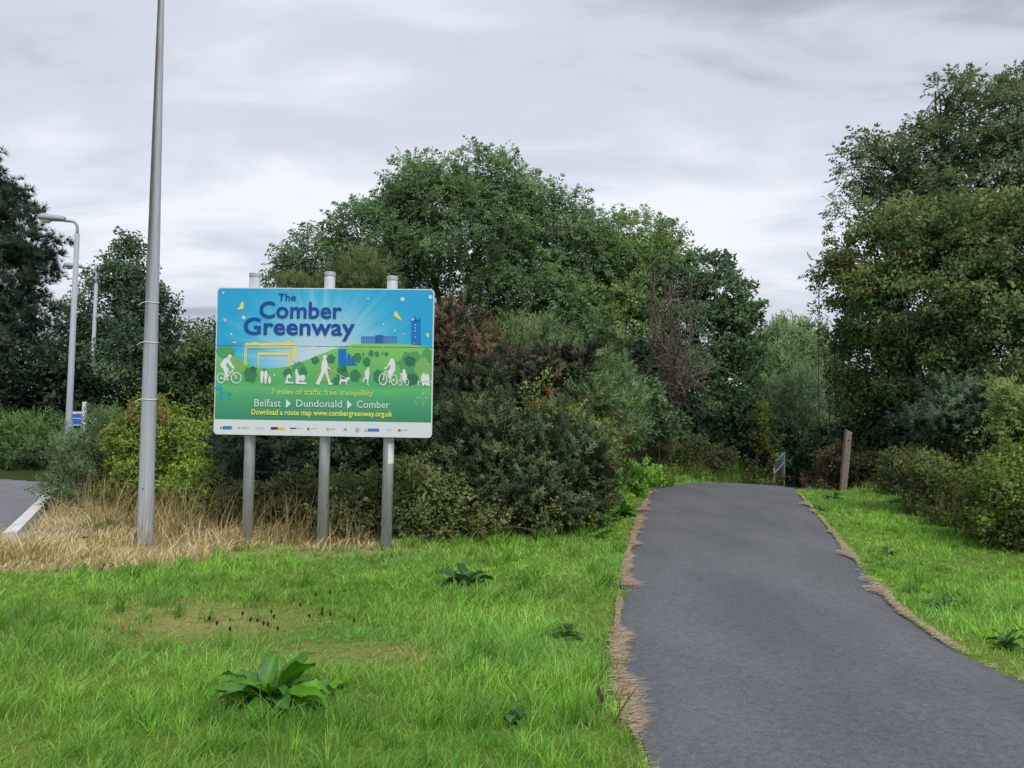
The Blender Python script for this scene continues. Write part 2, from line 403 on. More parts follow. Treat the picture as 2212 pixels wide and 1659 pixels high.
# ------------------------------------------------------------------ the information sign
SX, SY = 2133 / 900.0, 1659 / 700.0
def src(x, y): return (820 + x / SX) * 2212 / 4000, (1040 + y / SY) * 1659 / 3000
corners = [src(65, 197), src(2083, 210), src(2048, 1592), src(35, 1553)]        # TL TR BR BL
DL, DR = 9.42, 9.30
cw = [at(*corners[0], DL), at(*corners[1], DR), at(*corners[2], DR), at(*corners[3], DL)]
BW = (np.linalg.norm(cw[1] - cw[0]) + np.linalg.norm(cw[2] - cw[3])) / 2
BH = (np.linalg.norm(cw[3] - cw[0]) + np.linalg.norm(cw[2] - cw[1])) / 2
ctr = sum(cw) / 4
ex = nrm((cw[1] - cw[0]) + (cw[2] - cw[3])); ez0 = nrm((cw[0] - cw[3]) + (cw[1] - cw[2]))
ey = nrm(np.cross(ez0, ex)); ez = np.cross(ex, ey)                                 # ey points away from the viewer
# homography crop -> board metres (origin at the board's centre)
def homog(S, D):
    A = []
    for (x, y), (u, v) in zip(S, D):
        A.append([x, y, 1, 0, 0, 0, -u * x, -u * y, -u]); A.append([0, 0, 0, x, y, 1, -v * x, -v * y, -v])
    return np.linalg.svd(np.array(A, float))[2][-1].reshape(3, 3)
HM = homog([(65, 197), (2083, 210), (2048, 1592), (35, 1553)], [(-BW/2, BH/2), (BW/2, BH/2), (BW/2, -BH/2), (-BW/2, -BH/2)])
def bd(x, y):
    p = HM @ np.array((x, y, 1.0)); return p[:2] / p[2]
base_mid = gp(695, 1196)
sign = thing('information_sign', 'large printed greenway board with blue sky and green hills on three grey posts', 'sign', (ctr[0], ctr[1], 0))
def BP(px, py, off):                       # board metres + offset towards the viewer -> sign-local point
    return ctr + ex * px + ez * py - ey * off - np.array((ctr[0], ctr[1], 0))
seam_y = bd(1060, 745)[1]
def rounded(x0, x1, y0, y1, r, which):
    P = []
    for (cx, cy, a0, on) in [(x1, y1, 0, which[0]), (x0, y1, 90, which[1]), (x0, y0, 180, which[2]), (x1, y0, 270, which[3])]:
        if not on: P.append((cx, cy)); continue
        ox = cx - r if cx == x1 else cx + r; oy = cy - r if cy == y1 else cy + r
        for k in range(7):
            q = math.radians(a0 + 15 * k); P.append((ox + r * math.cos(q), oy + r * math.sin(q)))
    return P
def slab(P, f0, f1):
    n = len(P); mb_ = MB()
    mb_.add([BP(x, y, f1) for x, y in P] + [BP(x, y, f0) for x, y in P],
            [tuple(range(n)), tuple(range(2 * n - 1, n - 1, -1))] + [(i, i + n, (i + 1) % n + n, (i + 1) % n) for i in range(n)])
    return mb_
M_PANEL = flat('white_aluminium_panel', (.70, .72, .75), .4, .4)
up = slab(rounded(-BW/2, BW/2, seam_y + .003, BH/2, .045, (1, 1, 0, 0)), -.03, 0).build('upper_panel', M_PANEL, sign)
lo = slab(rounded(-BW/2, BW/2, -BH/2, seam_y - .003, .045, (0, 0, 1, 1)), -.03, 0).build('lower_panel', M_PANEL, sign)
tag(up, 'upper panel printed with blue sky and the title'); tag(lo, 'lower panel printed with green hills, silhouettes and route text')

MANY = ('printed_trees', 'printed_sparkles', 'printed_windows', 'printed_butterflies')
def art(name, polys, m_, layer, parent, conv=True, label=None):
    if name in MANY and len(polys) > 1:
        for P in polys: art({'printed_butterflies': 'printed_butterfly'}.get(name, name[:-1]), [P], m_, layer, parent, conv)
        return
    mb_ = MB()
    for P in polys:
        Q = [bd(*p) if conv else p for p in P]
        mb_.add([BP(q[0], q[1], .0008 * layer) for q in Q], [tuple(range(len(Q)))])
    o = mb_.build(name, m_, parent)
    if label: o['label'] = label
    return o
def poly_tri(name, polys, m_, layer, parent):
    return art(name, polys, m_, layer, parent)
def clipx(x): return max(-BW/2 + .009, min(BW/2 - .009, x))

def boardsky():
    m_, t, b = mat('printed_sky'); N = t.nodes.new; K = t.links.new
    tc_ = N('ShaderNodeTexCoord'); mp_ = N('ShaderNodeMapping')
    c = BP(*bd(1020, 900), 0); mp_.inputs['Location'].default_value = tuple(-c); K(tc_.outputs['Object'], mp_.inputs['Vector'])
    sp = N('ShaderNodeSeparateXYZ'); K(mp_.outputs[0], sp.inputs[0])
    def mth(op, a, b_=None):
        n = N('ShaderNodeMath'); n.operation = op
        for i, v_ in enumerate((a, b_)):
            if v_ is None: continue
            if isinstance(v_, (int, float)): n.inputs[i].default_value = v_
            else: K(v_, n.inputs[i])
        return n.outputs[0]
    ang = mth('ARCTAN2', sp.outputs['Z'], sp.outputs['X'])
    xs = mth('MULTIPLY', sp.outputs['X'], .85); zs = mth('MULTIPLY', sp.outputs['Z'], .95)
    r = mth('SQRT', mth('ADD', mth('MULTIPLY', xs, xs), mth('MULTIPLY', zs, zs)))
    n_ = N('ShaderNodeTexNoise'); n_.noise_dimensions = '1D'; n_.inputs['Scale'].default_value = 9; n_.inputs['Detail'].default_value = 3
    K(ang, n_.inputs['W'])
    rr = mth('ADD', r, mth('MULTIPLY', mth('SUBTRACT', n_.outputs['Fac'], .5), mth('MULTIPLY', r, -.62)))
    cr_ = N('ShaderNodeValToRGB'); K(rr, cr_.inputs[0])
    E = cr_.color_ramp.elements
    E[0].position = .16; E[0].color = (*lin(205, 222, 238, .92), 1); E[1].position = 1.0; E[1].color = (*lin(40, 170, 222, .92), 1)
    q = E.new(.45); q.color = (*lin(150, 208, 236, .92), 1); q = E.new(.75); q.color = (*lin(72, 185, 226, .92), 1)
    K(cr_.outputs[0], b.inputs['Base Color']); b.inputs['Roughness'].default_value = .4; setspec(b, .35)
    return m_
M_BSKY = boardsky()
ins = .010
top = rounded(-BW/2 + ins, BW/2 - ins, seam_y + .003, BH/2 - ins, .038, (1, 1, 0, 0))
art('printed_sky', [top], M_BSKY, 1, up, False)
hz = bd(1060, 960)[1]
art('printed_sky', [[(-BW/2 + ins, seam_y - .003), (BW/2 - ins, seam_y - .003), (BW/2 - ins, hz - .03), (-BW/2 + ins, hz - .03)][::-1]], M_BSKY, 1, lo, False)
def hillmat(name, ctop, cmid, cbot):
    m_, t, b = mat(name); N = t.nodes.new; K = t.links.new
    tc_ = N('ShaderNodeTexCoord'); sp = N('ShaderNodeSeparateXYZ'); K(tc_.outputs['Object'], sp.inputs[0])
    zt, zb_ = BP(*bd(1400, 715), 0)[2], BP(*bd(1060, 1430), 0)[2]
    mr = N('ShaderNodeMapRange'); K(sp.outputs['Z'], mr.inputs[0]); mr.inputs['From Min'].default_value = zb_; mr.inputs['From Max'].default_value = zt
    n_ = N('ShaderNodeTexNoise'); n_.inputs['Scale'].default_value = 3.5; K(tc_.outputs['Object'], n_.inputs['Vector'])
    ma = N('ShaderNodeMath'); ma.operation = 'MULTIPLY_ADD'; K(n_.outputs['Fac'], ma.inputs[0]); ma.inputs[1].default_value = .12; 
    sb = N('ShaderNodeMath'); sb.operation = 'SUBTRACT'; K(mr.outputs[0], sb.inputs[0]); sb.inputs[1].default_value = .06; K(sb.outputs[0], ma.inputs[2])
    cr_ = N('ShaderNodeValToRGB'); K(ma.outputs[0], cr_.inputs[0]); E = cr_.color_ramp.elements
    E[0].position = 0; E[0].color = (*cbot, 1); E[1].position = 1; E[1].color = (*ctop, 1)
    for p, c in cmid: q = E.new(p); q.color = (*c, 1)
    K(cr_.outputs[0], b.inputs['Base Color']); b.inputs['Roughness'].default_value = .4; setspec(b, .35)
    return m_
g = .92
M_HILL = hillmat('printed_hills', lin(140, 205, 105, g), [(.28, lin(82, 168, 120, g)), (.40, lin(104, 190, 122, g)), (.48, lin(92, 176, 112, g)), (.8, lin(122, 196, 108, g))], lin(62, 142, 112, g))
sx0, sx1 = 57, 2067
hill_l = [(140, 800), (215, 835), (300, 872), (400, 925), (480, 944), (560, 948), (640, 941), (720, 930), (790, 905), (860, 880), (940, 850), (1010, 820), (1080, 795), (1140, 772), (1195, 757)]
bl, br_ = bd(45, 1412), bd(2052, 1445)
yl = bd(55, 775)
P = [(-BW/2 + ins, bd(50, 1413)[1]), (BW/2 - ins, bd(50, 1413)[1]), (BW/2 - ins, seam_y - .003), (bd(1200, 755)[0], seam_y - .003)] + [tuple(bd(*p)) for p in hill_l[::-1]] + [(-BW/2 + ins, yl[1])]
art('printed_hills', [P], M_HILL, 2, lo, False)
P = [(bd(1212, 752)[0], seam_y + .003), (bd(2040, 752)[0], seam_y + .003)] + [tuple(bd(*p)) for p in [(1960, 738), (1850, 726), (1700, 717), (1560, 712), (1400, 716), (1300, 729), (1240, 744)]]
art('printed_hill', [P], M_HILL, 2, up, False)
def blob(cx, cy, rx, ry, n=22, j=.22):
    return [(cx + rx * math.cos(q) * (1 + rng.uniform(-j, j)), cy + ry * math.sin(q) * (1 + rng.uniform(-j, j))) for q in np.linspace(0, -2 * math.pi, n, endpoint=False)]
def lim(P): return [(min(max(x, sx0), sx1 - (y - 210) * .025), y) for x, y in P]
pr_ = lambda n, c, k=.92: flat('printed_' + n, lin(*c, k), .4, .35)
MT1, MT2, MT3, MT4 = pr_('dark_green', (62, 132, 92)), pr_('mid_green', (84, 160, 104)), pr_('olive_green', (128, 182, 104)), pr_('deep_green', (50, 116, 84))
art('printed_trees', [lim(blob(*q)) for q in [(150, 800, 90, 62), (820, 945, 62, 62), (1860, 930, 120, 130), (2010, 850, 55, 85)]], MT2, 3, lo, label='soft green printed trees')
art('printed_trees', [lim(blob(*q)) for q in [(1075, 985, 110, 85), (1965, 945, 75, 100), (250, 940, 60, 80)]], MT3, 4, lo, label='pale olive printed trees')
art('printed_trees', [lim(blob(*q)) for q in [(375, 1000, 62, 72), (970, 872, 38, 36), (1120, 862, 38, 42), (718, 1000, 36, 52), (1360, 850, 44, 40), (1450, 885, 36, 42), (1490, 812, 24, 30), (1545, 815, 22, 26), (1595, 812, 7, 17), (1632, 817, 17, 21), (1418, 815, 8, 20), (1225, 990, 58, 72), (1340, 1012, 48, 55), (1165, 1068, 42, 36), (1555, 1020, 46, 58), (505, 985, 30, 35), (860, 985, 34, 45)]], MT1, 5, lo, label='dark green printed trees')
art('printed_trees', [lim(blob(*q)) for q in [(1865, 1050, 62, 55), (1850, 880, 50, 45), (400, 960, 30, 28), (1240, 960, 25, 25)]], MT4, 6, lo, label='deepest green printed trees')
MY = pr_('yellow', (240, 222, 110)); MN = pr_('navy', (16, 78, 160)); MB1 = pr_('blue', (22, 120, 200)); MB2 = pr_('pale_blue', (90, 150, 215)); MP = pr_('pink', (225, 180, 222)); MS = pr_('sparkle', (200, 230, 245))
rect = lambda x0, y0, x1, y1: [(x0, y1), (x1, y1), (x1, y0), (x0, y0)]
art('printed_crane', [rect(325, 714, 800, 736), rect(395, 706, 445, 714), rect(712, 692, 740, 714)], MY, 5, up)
art('printed_crane', [rect(325, 748, 800, 758), rect(318, 758, 328, 918), rect(334, 758, 341, 918), rect(762, 758, 798, 830), rect(764, 830, 792, 885), rect(445, 802, 742, 826), rect(443, 826, 453, 940), rect(718, 826, 738, 930)], MY, 5, lo)
art('printed_tower', [[(1865, 722), (1958, 737), (1952, 700), (1951, 515), (1867, 512)], [(1885, 512), (1922, 512), (1903, 450)], [(1930, 500), (1951, 500), (1942, 463)], rect(1863, 495, 1954, 520)], MB1, 4, up)
art('printed_windows', [rect(1898, y, 1906, y + 12) for y in (540, 568, 595, 652)] + [rect(1888, 708, 1894, 720)], MS, 5, up)
art('printed_palace', [rect(1398, 655, 1733, 716), rect(1530, 640, 1607, 718), [(1545, 640), (1590, 640), (1568, 630)]], MB2, 4, up)
art('printed_palace_bays', [rect(1402 + i * 15, 664, 1406 + i * 15, 712) for i in range(22)] + [rect(1398, 652, 1733, 660), rect(1530, 640, 1607, 652)], pr_('mid_blue', (40, 105, 185)), 5, up)
art('printed_tower_block', [rect(1187, 768, 1262, 922), [(1265, 920), (1300, 920), (1305, 830), (1280, 800), (1268, 850)], [(1303, 920), (1362, 915), (1330, 880), (1308, 850)]], MB1, 7, lo)
art('printed_butterflies', [[(247, 404), (300, 402), (313, 385), (308, 332), (290, 335), (272, 378)], [(1706, 462), (1780, 506), (1745, 445), (1725, 418), (1710, 425)], [(2002, 640), (2020, 662), (2030, 655), (2032, 620), (2005, 625)], [(208, 712), (235, 715), (242, 698), (215, 702)]], MY, 5, up, label='small yellow printed butterflies')
art('printed_butterflies', [[(118, 492), (145, 525), (155, 488)], [(1775, 632), (1800, 640), (1808, 622)]], MP, 5, up, label='small pink printed butterflies')
art('printed_butterfly', [[(1998, 902), (2018, 925), (2036, 900), (2018, 908)]], pr_('salmon', (232, 182, 170)), 8, lo)
circ = lambda cx, cy, r_, n=12: [(cx + r_ * math.cos(q), cy + r_ * math.sin(q)) for q in np.linspace(0, -2 * math.pi, n, endpoint=False)]
art('printed_sparkles', [circ(*q) for q in [(122, 250, 11), (312, 478, 18), (198, 632, 11), (1465, 300, 9), (1785, 305, 20), (2046, 285, 19), (1607, 540, 9), (1712, 600, 8), (1880, 495, 11)]], MS, 6, up)
art('printed_flower', [blob(85, 1130, 36, 20), blob(120, 1165, 22, 16), blob(102, 1215, 14, 42), blob(182, 1180, 26, 14), blob(172, 1215, 10, 26)], pr_('azure', (30, 165, 205)), 5, lo, label='azure blue printed flower')
def pline(pts, w):
    out_ = []
    for (x0, y0), (x1, y1) in zip(pts[:-1], pts[1:]):
        d = math.hypot(x1 - x0, y1 - y0); ax_, ay_ = -(y1 - y0) / d * w / 2, (x1 - x0) / d * w / 2
        out_.append([(x0 - ax_, y0 - ay_), (x0 + ax_, y0 + ay_), (x1 + ax_, y1 + ay_), (x1 - ax_, y1 - ay_)][::1])
    return out_
art('printed_dandelions', sum([pline(q, 4) for q in [[(1910, 1290), (1895, 1245)], [(1918, 1290), (1915, 1225)], [(1955, 1290), (1940, 1215)], [(1972, 1290), (1970, 1190)], [(1975, 1290), (1998, 1225)]]], []) + [circ(*q) for q in [(1893, 1243, 7), (1915, 1222, 9), (1940, 1215, 10), (1970, 1182, 13), (1998, 1222, 10)]], pr_('pale_green', (150, 205, 170)), 5, lo)
def ring(cx, cy, rx, ry, w, n=28):
    o = []
    for i in range(n):
        q0, q1 = 2 * math.pi * i / n, 2 * math.pi * (i + 1) / n
        o.append([(cx + (rx - w) * math.cos(q0), cy + (ry - w) * math.sin(q0)), (cx + rx * math.cos(q0), cy + ry * math.sin(q0)), (cx + rx * math.cos(q1), cy + ry * math.sin(q1)), (cx + (rx - w) * math.cos(q1), cy + (ry - w) * math.sin(q1))])
    return o
MW = flat('printed_white', (.72, .75, .76), .4, .35)
sil = {
 'printed_cyclist': [[(165,845),(135,858),(108,890),(97,915),(104,935),(125,955),(135,990),(145,1030),(147,1055),(168,1060),(172,1050),(166,1035),(172,985),(175,950),(160,935),(150,918),(163,895),(185,925),(210,950),(225,945),(228,935),(205,905),(190,875),(185,858)], circ(186,838,19)] + ring(105,1038,39,49,9) + ring(245,1036,51,53,9) + pline([(105,1038),(150,1046),(207,975),(158,985)], 9) + pline([(205,960),(245,1036)], 9) + pline([(200,965),(228,950)], 8) + [circ(105,1038,11), circ(245,1036,9)],
 'printed_family': [[(470,1085),(466,1010),(472,975),(485,963),(497,978),(500,1010),(492,1040),(488,1085)], [(506,1088),(501,1010),(505,978),(518,960),(530,978),(538,1010),(527,1040),(523,1088)], [(544,1090),(537,1055),(545,1020),(554,1014),(562,1035),(569,1060),(558,1090)]],
 'printed_child_on_bike': [[(690,1088),(700,1065),(710,1020),(725,1002),(740,1000),(752,1030),(745,1050),(735,1035),(722,1040),(720,1065),(745,1075),(768,1070),(770,1088)]],
 'printed_woman_with_pram': [[(793,1092),(793,1030),(787,985),(795,953),(806,955),(815,990),(830,1020),(845,1008),(870,1008),(882,1025),(877,1050),(870,1065),(825,1060),(822,1075),(860,1070),(895,1082),(893,1095)]],
 'printed_walker': [[(1045,868),(1035,890),(1028,940),(1028,980),(1010,1020),(990,1065),(976,1085),(985,1097),(1012,1098),(1018,1080),(1050,1010),(1060,985),(1080,1030),(1092,1075),(1095,1100),(1135,1098),(1137,1085),(1115,1075),(1100,1030),(1087,985),(1085,945),(1105,958),(1115,950),(1090,930),(1085,895),(1078,868),(1070,858),(1052,858)], circ(1063,842,19)] + pline([(1110,953),(1252,1037)], 4),
 'printed_dog': [[(1195,1098),(1197,1070),(1205,1045),(1205,1018),(1213,1018),(1210,1040),(1225,1050),(1250,1048),(1262,1035),(1280,1028),(1297,1042),(1282,1055),(1270,1065),(1262,1080),(1272,1100),(1262,1100),(1252,1075),(1235,1070),(1212,1075),(1205,1100)]],
 'printed_runner': [[(1460,1105),(1453,1100),(1452,1050),(1440,1045),(1425,1060),(1416,1080),(1406,1070),(1418,1045),(1432,1030),(1432,1000),(1427,985),(1440,968),(1452,958),(1458,940),(1468,937),(1475,948),(1472,965),(1476,990),(1470,1030),(1465,1060),(1462,1090),(1470,1105)]],
 'printed_woman_on_bike': [[(1680,855),(1668,862),(1660,885),(1635,930),(1610,945),(1605,955),(1630,955),(1650,930),(1665,915),(1668,945),(1660,960),(1640,975),(1650,1000),(1660,1040),(1655,1080),(1665,1085),(1680,1050),(1690,1010),(1690,1000),(1705,985),(1715,960),(1714,920),(1708,880),(1695,858)][::-1]] + ring(1600,1050,39,56,9) + ring(1703,1055,31,52,9) + pline([(1625,960),(1600,1050)], 9) + pline([(1630,985),(1668,1060),(1703,1055)], 9) + [circ(1600,1050,9), circ(1700,1058,12)],
 'printed_child_cyclist': [[(1795,955),(1780,965),(1782,985),(1775,995),(1757,997),(1755,1005),(1775,1010),(1780,1045),(1795,1060),(1800,1085),(1812,1085),(1815,1055),(1825,1035),(1822,1010),(1812,985),(1808,958)][::-1]] + ring(1757,1080,23,31,7) + ring(1822,1078,20,32,7) + pline([(1770,1005),(1757,1080)], 7) + pline([(1775,1040),(1800,1080),(1822,1078)], 6),
 'printed_couple_on_bench': [[(1950,1075),(1955,1020),(1965,1002),(1975,990),(1990,995),(2000,1012),(2010,998),(2022,1000),(2028,1020),(2035,1075),(2035,1110),(2000,1110),(1990,1090),(1975,1112),(1965,1110),(1960,1078)], rect(1925, 1067, 2057, 1075), rect(1925, 1075, 1933, 1110), rect(2049, 1075, 2056, 1112)],
 'printed_arrow': [[(703,1230),(703,1315),(750,1273)]], 'printed_arrow.001': [[(1268,1240),(1268,1325),(1312,1285)]], 'printed_ball': [circ(597,1010,8)]}
for n_, P in sil.items():
    art(n_.split('.')[0], P, MW, 9, lo)
def text(name, s, x0, x1, y0, y1, m_, parent, bold=0.0, slope=0.0):
    c = bpy.data.curves.new(name, 'FONT'); c.body = s; c.size = 1; c.offset = bold; c.resolution_u = 3; c.space_character = 1.02
    o = bpy.data.objects.new(name, c); COL.objects.link(o)
    bpy.context.view_layer.update()
    me = bpy.data.meshes.new_from_object(o.evaluated_get(bpy.context.evaluated_depsgraph_get()))
    bpy.data.objects.remove(o)
    n = len(me.vertices); co = np.empty(n * 3, np.float32); me.vertices.foreach_get('co', co); co = co.reshape(-1, 3)
    lo_, hi_ = co.min(0), co.max(0)
    a = (co[:, 0] - lo_[0]) / (hi_[0] - lo_[0]); b = (co[:, 1] - lo_[1]) / (hi_[1] - lo_[1])
    p0, p1 = bd(x0, (y0 + y1) / 2), bd(x1, (y0 + y1) / 2)
    t_, u_ = bd((x0 + x1) / 2, y0), bd((x0 + x1) / 2, y1)
    X = p0[0] + (p1[0] - p0[0]) * a; Y = u_[1] + (t_[1] - u_[1]) * b
    base = ctr - np.array((ctr[0], ctr[1], 0))
    W_ = base + ex * X[:, None] + ez * Y[:, None] - ey * .0072
    me.vertices.foreach_set('co', W_.astype(np.float32).ravel()); me.materials.clear(); me.update()
    o = link(name, me, m_, parent); o['label'] = 'printed words ' + s if len(s) < 60 else s
    return o
text('lettering', 'The', 630, 796, 254, 322, MN, up, .016)
text('lettering', 'Comber', 457, 1222, 328, 488, MN, up, .021)
text('lettering', 'Greenway', 311, 1342, 479, 692, MN, up, .021)
MYT = pr_('yellow_text', (212, 236, 112)); MYB = pr_('bright_yellow_text', (240, 236, 100))
text('lettering', '7 miles of traffic free tranquillity', 566, 1508, 1142, 1210, MYT, lo, .004)
text('lettering', 'Belfast', 413, 656, 1232, 1300, MW, lo, .0)
text('lettering', 'Dundonald', 797, 1218, 1240, 1306, MW, lo, .0)
text('lettering', 'Comber', 1357, 1660, 1248, 1314, MW, lo, .0)
text('lettering', 'Download a route map www.combergreenway.org.uk', 385, 1688, 1334, 1400, MYB, lo, .022)
MG = flat('printed_grey', (.36, .38, .42), .5); MGL = flat('printed_pale_grey', (.55, .57, .6), .5); MK = flat('printed_black', (.05, .05, .06), .5)
art('sponsor_logo', [rect(120, 1478, 205, 1508)], pr_('logo_blue', (70, 125, 200)), 3, lo); art('sponsor_logo', [circ(104, 1495, 9)], MB1, 3, lo)
art('sponsor_logo', [circ(268, 1493, 10)], MG, 3, lo); art('sponsor_logo', [rect(288, 1484, 358, 1489), rect(288, 1495, 366, 1500)], MGL, 3, lo)
art('sponsor_logo', [circ(432, 1497, 12), rect(450, 1490, 500, 1504)], MGL, 3, lo)
art('sponsor_logo', [rect(562, 1488, 626, 1511)], MK, 3, lo); art('sponsor_logo', [rect(630, 1490, 688, 1513)], pr_('logo_yellow', (225, 205, 80)), 3, lo)
art('sponsor_logo', [rect(740, 1494, 796, 1506)], pr_('logo_indigo', (90, 90, 150)), 3, lo); art('sponsor_logo', [rect(804, 1497, 846, 1501)], MGL, 3, lo)
art('sponsor_logo', [circ(907, 1506, 12)], pr_('logo_green', (70, 130, 125)), 3, lo); art('sponsor_logo', [rect(924, 1498, 988, 1503)], MGL, 3, lo)
art('sponsor_logo', [circ(1086, 1508, 13)], MG, 3, lo); art('sponsor_logo', [rect(1104, 1500, 1160, 1504), rect(1104, 1510, 1156, 1514)], MGL, 3, lo)
art('sponsor_logo', [[(1232, 1522), (1268, 1522), (1262, 1502), (1250, 1495), (1238, 1502)]], MG, 3, lo)
art('sponsor_logo', [circ(1360, 1516, 20)], MG, 3, lo); art('sponsor_logo', [rect(1350, 1512, 1370, 1517)], MW, 4, lo)
art('sponsor_logo', [rect(1430, 1504, 1562, 1530)], pr_('logo_royal', (80, 120, 205)), 3, lo); art('sponsor_logo', [circ(1446, 1517, 12)], MS, 4, lo)
art('sponsor_logo', [rect(1632, 1510, 1680, 1515), rect(1640, 1522, 1672, 1526)], MGL, 3, lo)
art('sponsor_logo', [circ(1750, 1520, 12)], pr_('logo_red', (165, 90, 110)), 3, lo); art('sponsor_logo', [rect(1766, 1512, 1828, 1516), rect(1766, 1522, 1820, 1526)], MGL, 3, lo)
# posts with caps, clamped behind the board
for i, ((ub, vb), (ut, vt)) in enumerate([((533, 1192), (551, 590)), ((695, 1203), (713, 588)), ((834, 1196), (848, 597))]):
    b0 = gp(ub, vb); wx = .11 + DL + (DR - DL) * ((ub - 465) / 470.0)
    b0 = at(ub, vb, wx); t0 = at(ut, vt, wx)
    dirv = nrm(t0 - b0); b0 = b0 - dirv * ((b0[2] + .25) / dirv[2])
    o3 = np.array((ctr[0], ctr[1], 0))
    po = MB().tube([b0 - o3, t0 - o3 - dirv * .03], .0605, 20).build('post', M_GALV, sign, True)
    MB().tube([t0 - o3 - dirv * .045, t0 - o3 - dirv * .008, t0 - o3], [.0645, .0645, .057], 20).build('cap', M_GALV, po, False)
    for zz in (.3, -.45):
        c = np.array(BP(0, zz, -.03)); ps = (b0 - o3) + dirv * ((c[2] - (b0 - o3)[2]) / dirv[2])
        MB().box((ps[0] - .085, ps[1] - .075, ps[2] - .02), (ps[0] + .085, ps[1] + .075, ps[2] + .02)).build('clamp', M_GALV, po)
    if i == 2:
        st = MB(); rr = .0625; zt, zb_ = at(848, 957, wx)[2], at(848, 1001, wx)[2]
        for k in range(6):
            q0, q1 = math.radians(-85 + 14 * k), math.radians(-85 + 14 * (k + 1))
            def pp(q, z):
                c = (b0 - o3) + dirv * ((z - (b0 - o3)[2]) / dirv[2]); return (c[0] + rr * math.cos(q), c[1] + rr * math.sin(q), z)
            st.add([pp(q0, zb_), pp(q1, zb_), pp(q1, zt), pp(q0, zt)], [(0, 1, 2, 3)])
        st.build('paper_sticker', M_WHITE, po)
tag(MB().box(*[(0,0,0)]*2).build('x', M_DARK)) if False else None

# ------------------------------------------------------------------ lamp columns and other street furniture
cb = gp(313, 1172); cy_ = cb[1]
ctop = at(348, 0, cy_)
dirv = nrm(ctop - cb)
col = thing('lighting_column', 'tall tapered pale grey steel column with three cable ties in dry grass', 'column', cb)
pts = [dirv * s / dirv[2] for s in (-.2, .0, 1.0, 2.0, 3.5, 5.0, 6.2, 8.0)]
rad = [.087, .087, .083, .078, .066, .050, .036, .030]
MB().tube(pts, rad, 24).build('shaft', M_POLE, col, True)
def ax(z): return dirv * z / dirv[2]
for vt in (654, 740, 863):
    z = at(325, vt, cy_)[2]; c = ax(z); r_ = float(np.interp(z, [0, 1, 2, 3.5, 5], [.087, .083, .078, .066, .05])) + .003
    t_ = MB(); t_.tube([(c[0] + r_ * math.cos(q), c[1] + r_ * math.sin(q), z + .004 * math.sin(q * 2)) for q in np.linspace(0, 2 * math.pi, 25)], .005, 5, False)
    t_.tube([(c[0] - r_ * .9, c[1] - r_ * .4, z), (c[0] - r_ - .02, c[1] - r_ * .6, z - .004), (c[0] - r_ - .06, c[1] - r_ * .6, z - .035)], .004, 5)
    t_.build('cable_tie', M_WHITE, col)
c = ax(.62); MB().tube([(c[0] - .005, c[1] - .082, .62), (c[0] - .005, c[1] - .0885, .62)], .008, 10).build('bolt_hole', M_DARK, col)
c = ax(.42); 
MB().tube([ax(8.0), ax(8.05)], [.033, .02], 16).build('cap', M_GALV, col)

def street_lamp(base, h, arm, hl, label, side=-1, lean=.015, rb=.075):
    t = thing('street_lamp', label, 'street lamp', base, 'street lamps along the side road')
    MB().tube([(0, 0, -.2), (0, 0, 0), (lean * 1.2, 0, 1.2), (lean * 1.2, 0, 1.25), (lean * h, 0, h)], [rb, rb, rb * .97, rb * .8, rb * .62], 14).build('column', M_LAMP, t, True)
    a = [(lean * h, 0, h - .1), (lean * h, 0, h + arm * .45)]
    for q in np.linspace(0, math.pi / 2, 7): a.append((lean * h + side * arm * .5 * (1 - math.cos(q)), 0, h + arm * .45 + arm * .5 * math.sin(q)))
    a.append((lean * h + side * arm, 0, h + arm * .98))
    MB().tube(a, .028, 10).build('arm', M_LAMP, t, True)
    x0 = lean * h + side * arm * .92; z0 = h + arm * .98
    hd = MB()
    secs = [(0, .04, .045), (.06, .075, .07), (.35, .10, .08), (.8, .115, .09), (.97, .10, .075), (1, .07, .04)]
    V = []; n = 12
    for s, ry, rz in secs:
        for k in range(n):
            q = 2 * math.pi * k / n; V.append((x0 + side * s * hl, ry * math.cos(q), z0 + .02 + s * .03 + rz * math.sin(q) * (1 if math.sin(q) > 0 else .55)))
    Fq = [(i*n+k, i*n+(k+1)%n, (i+1)*n+(k+1)%n, (i+1)*n+k) for i in range(5) for k in range(n)] + [tuple(range(n)), tuple(5*n+k for k in range(n))]
    hd.add(V, Fq); ho = hd.build('lantern', M_LAMP, t, True)
    ln = MB(); V = []
    for i, s in enumerate((0, .3, .7, 1)):
        w = (.02, .06, .075, .03)[i]; d = (.0, .055, .065, .0)[i]
        for q in np.linspace(math.pi, 2 * math.pi, 7): V.append((x0 + side * (.5 + .48 * s) * hl, w * math.cos(q), z0 - .005 + s*.015 + d * math.sin(q)))
    ln.add(V, [(i*7+k, i*7+k+1, (i+1)*7+k+1, (i+1)*7+k) for i in range(3) for k in range(6)]); ln.build('lens', M_LENS, ho, True)
    return t
lb = gp(143, 1046)
street_lamp(lb, at(153, 505, lb[1])[2], .26, .5, 'pale grey street lamp at the kerb in front of the dark pine')
lb2 = at(194, 900, 22.7); lb2[2] = 0
street_lamp(lb2, at(196, 612, 22.7)[2], .44, .46, 'smaller street lamp half hidden by the tree beyond the blue sign')
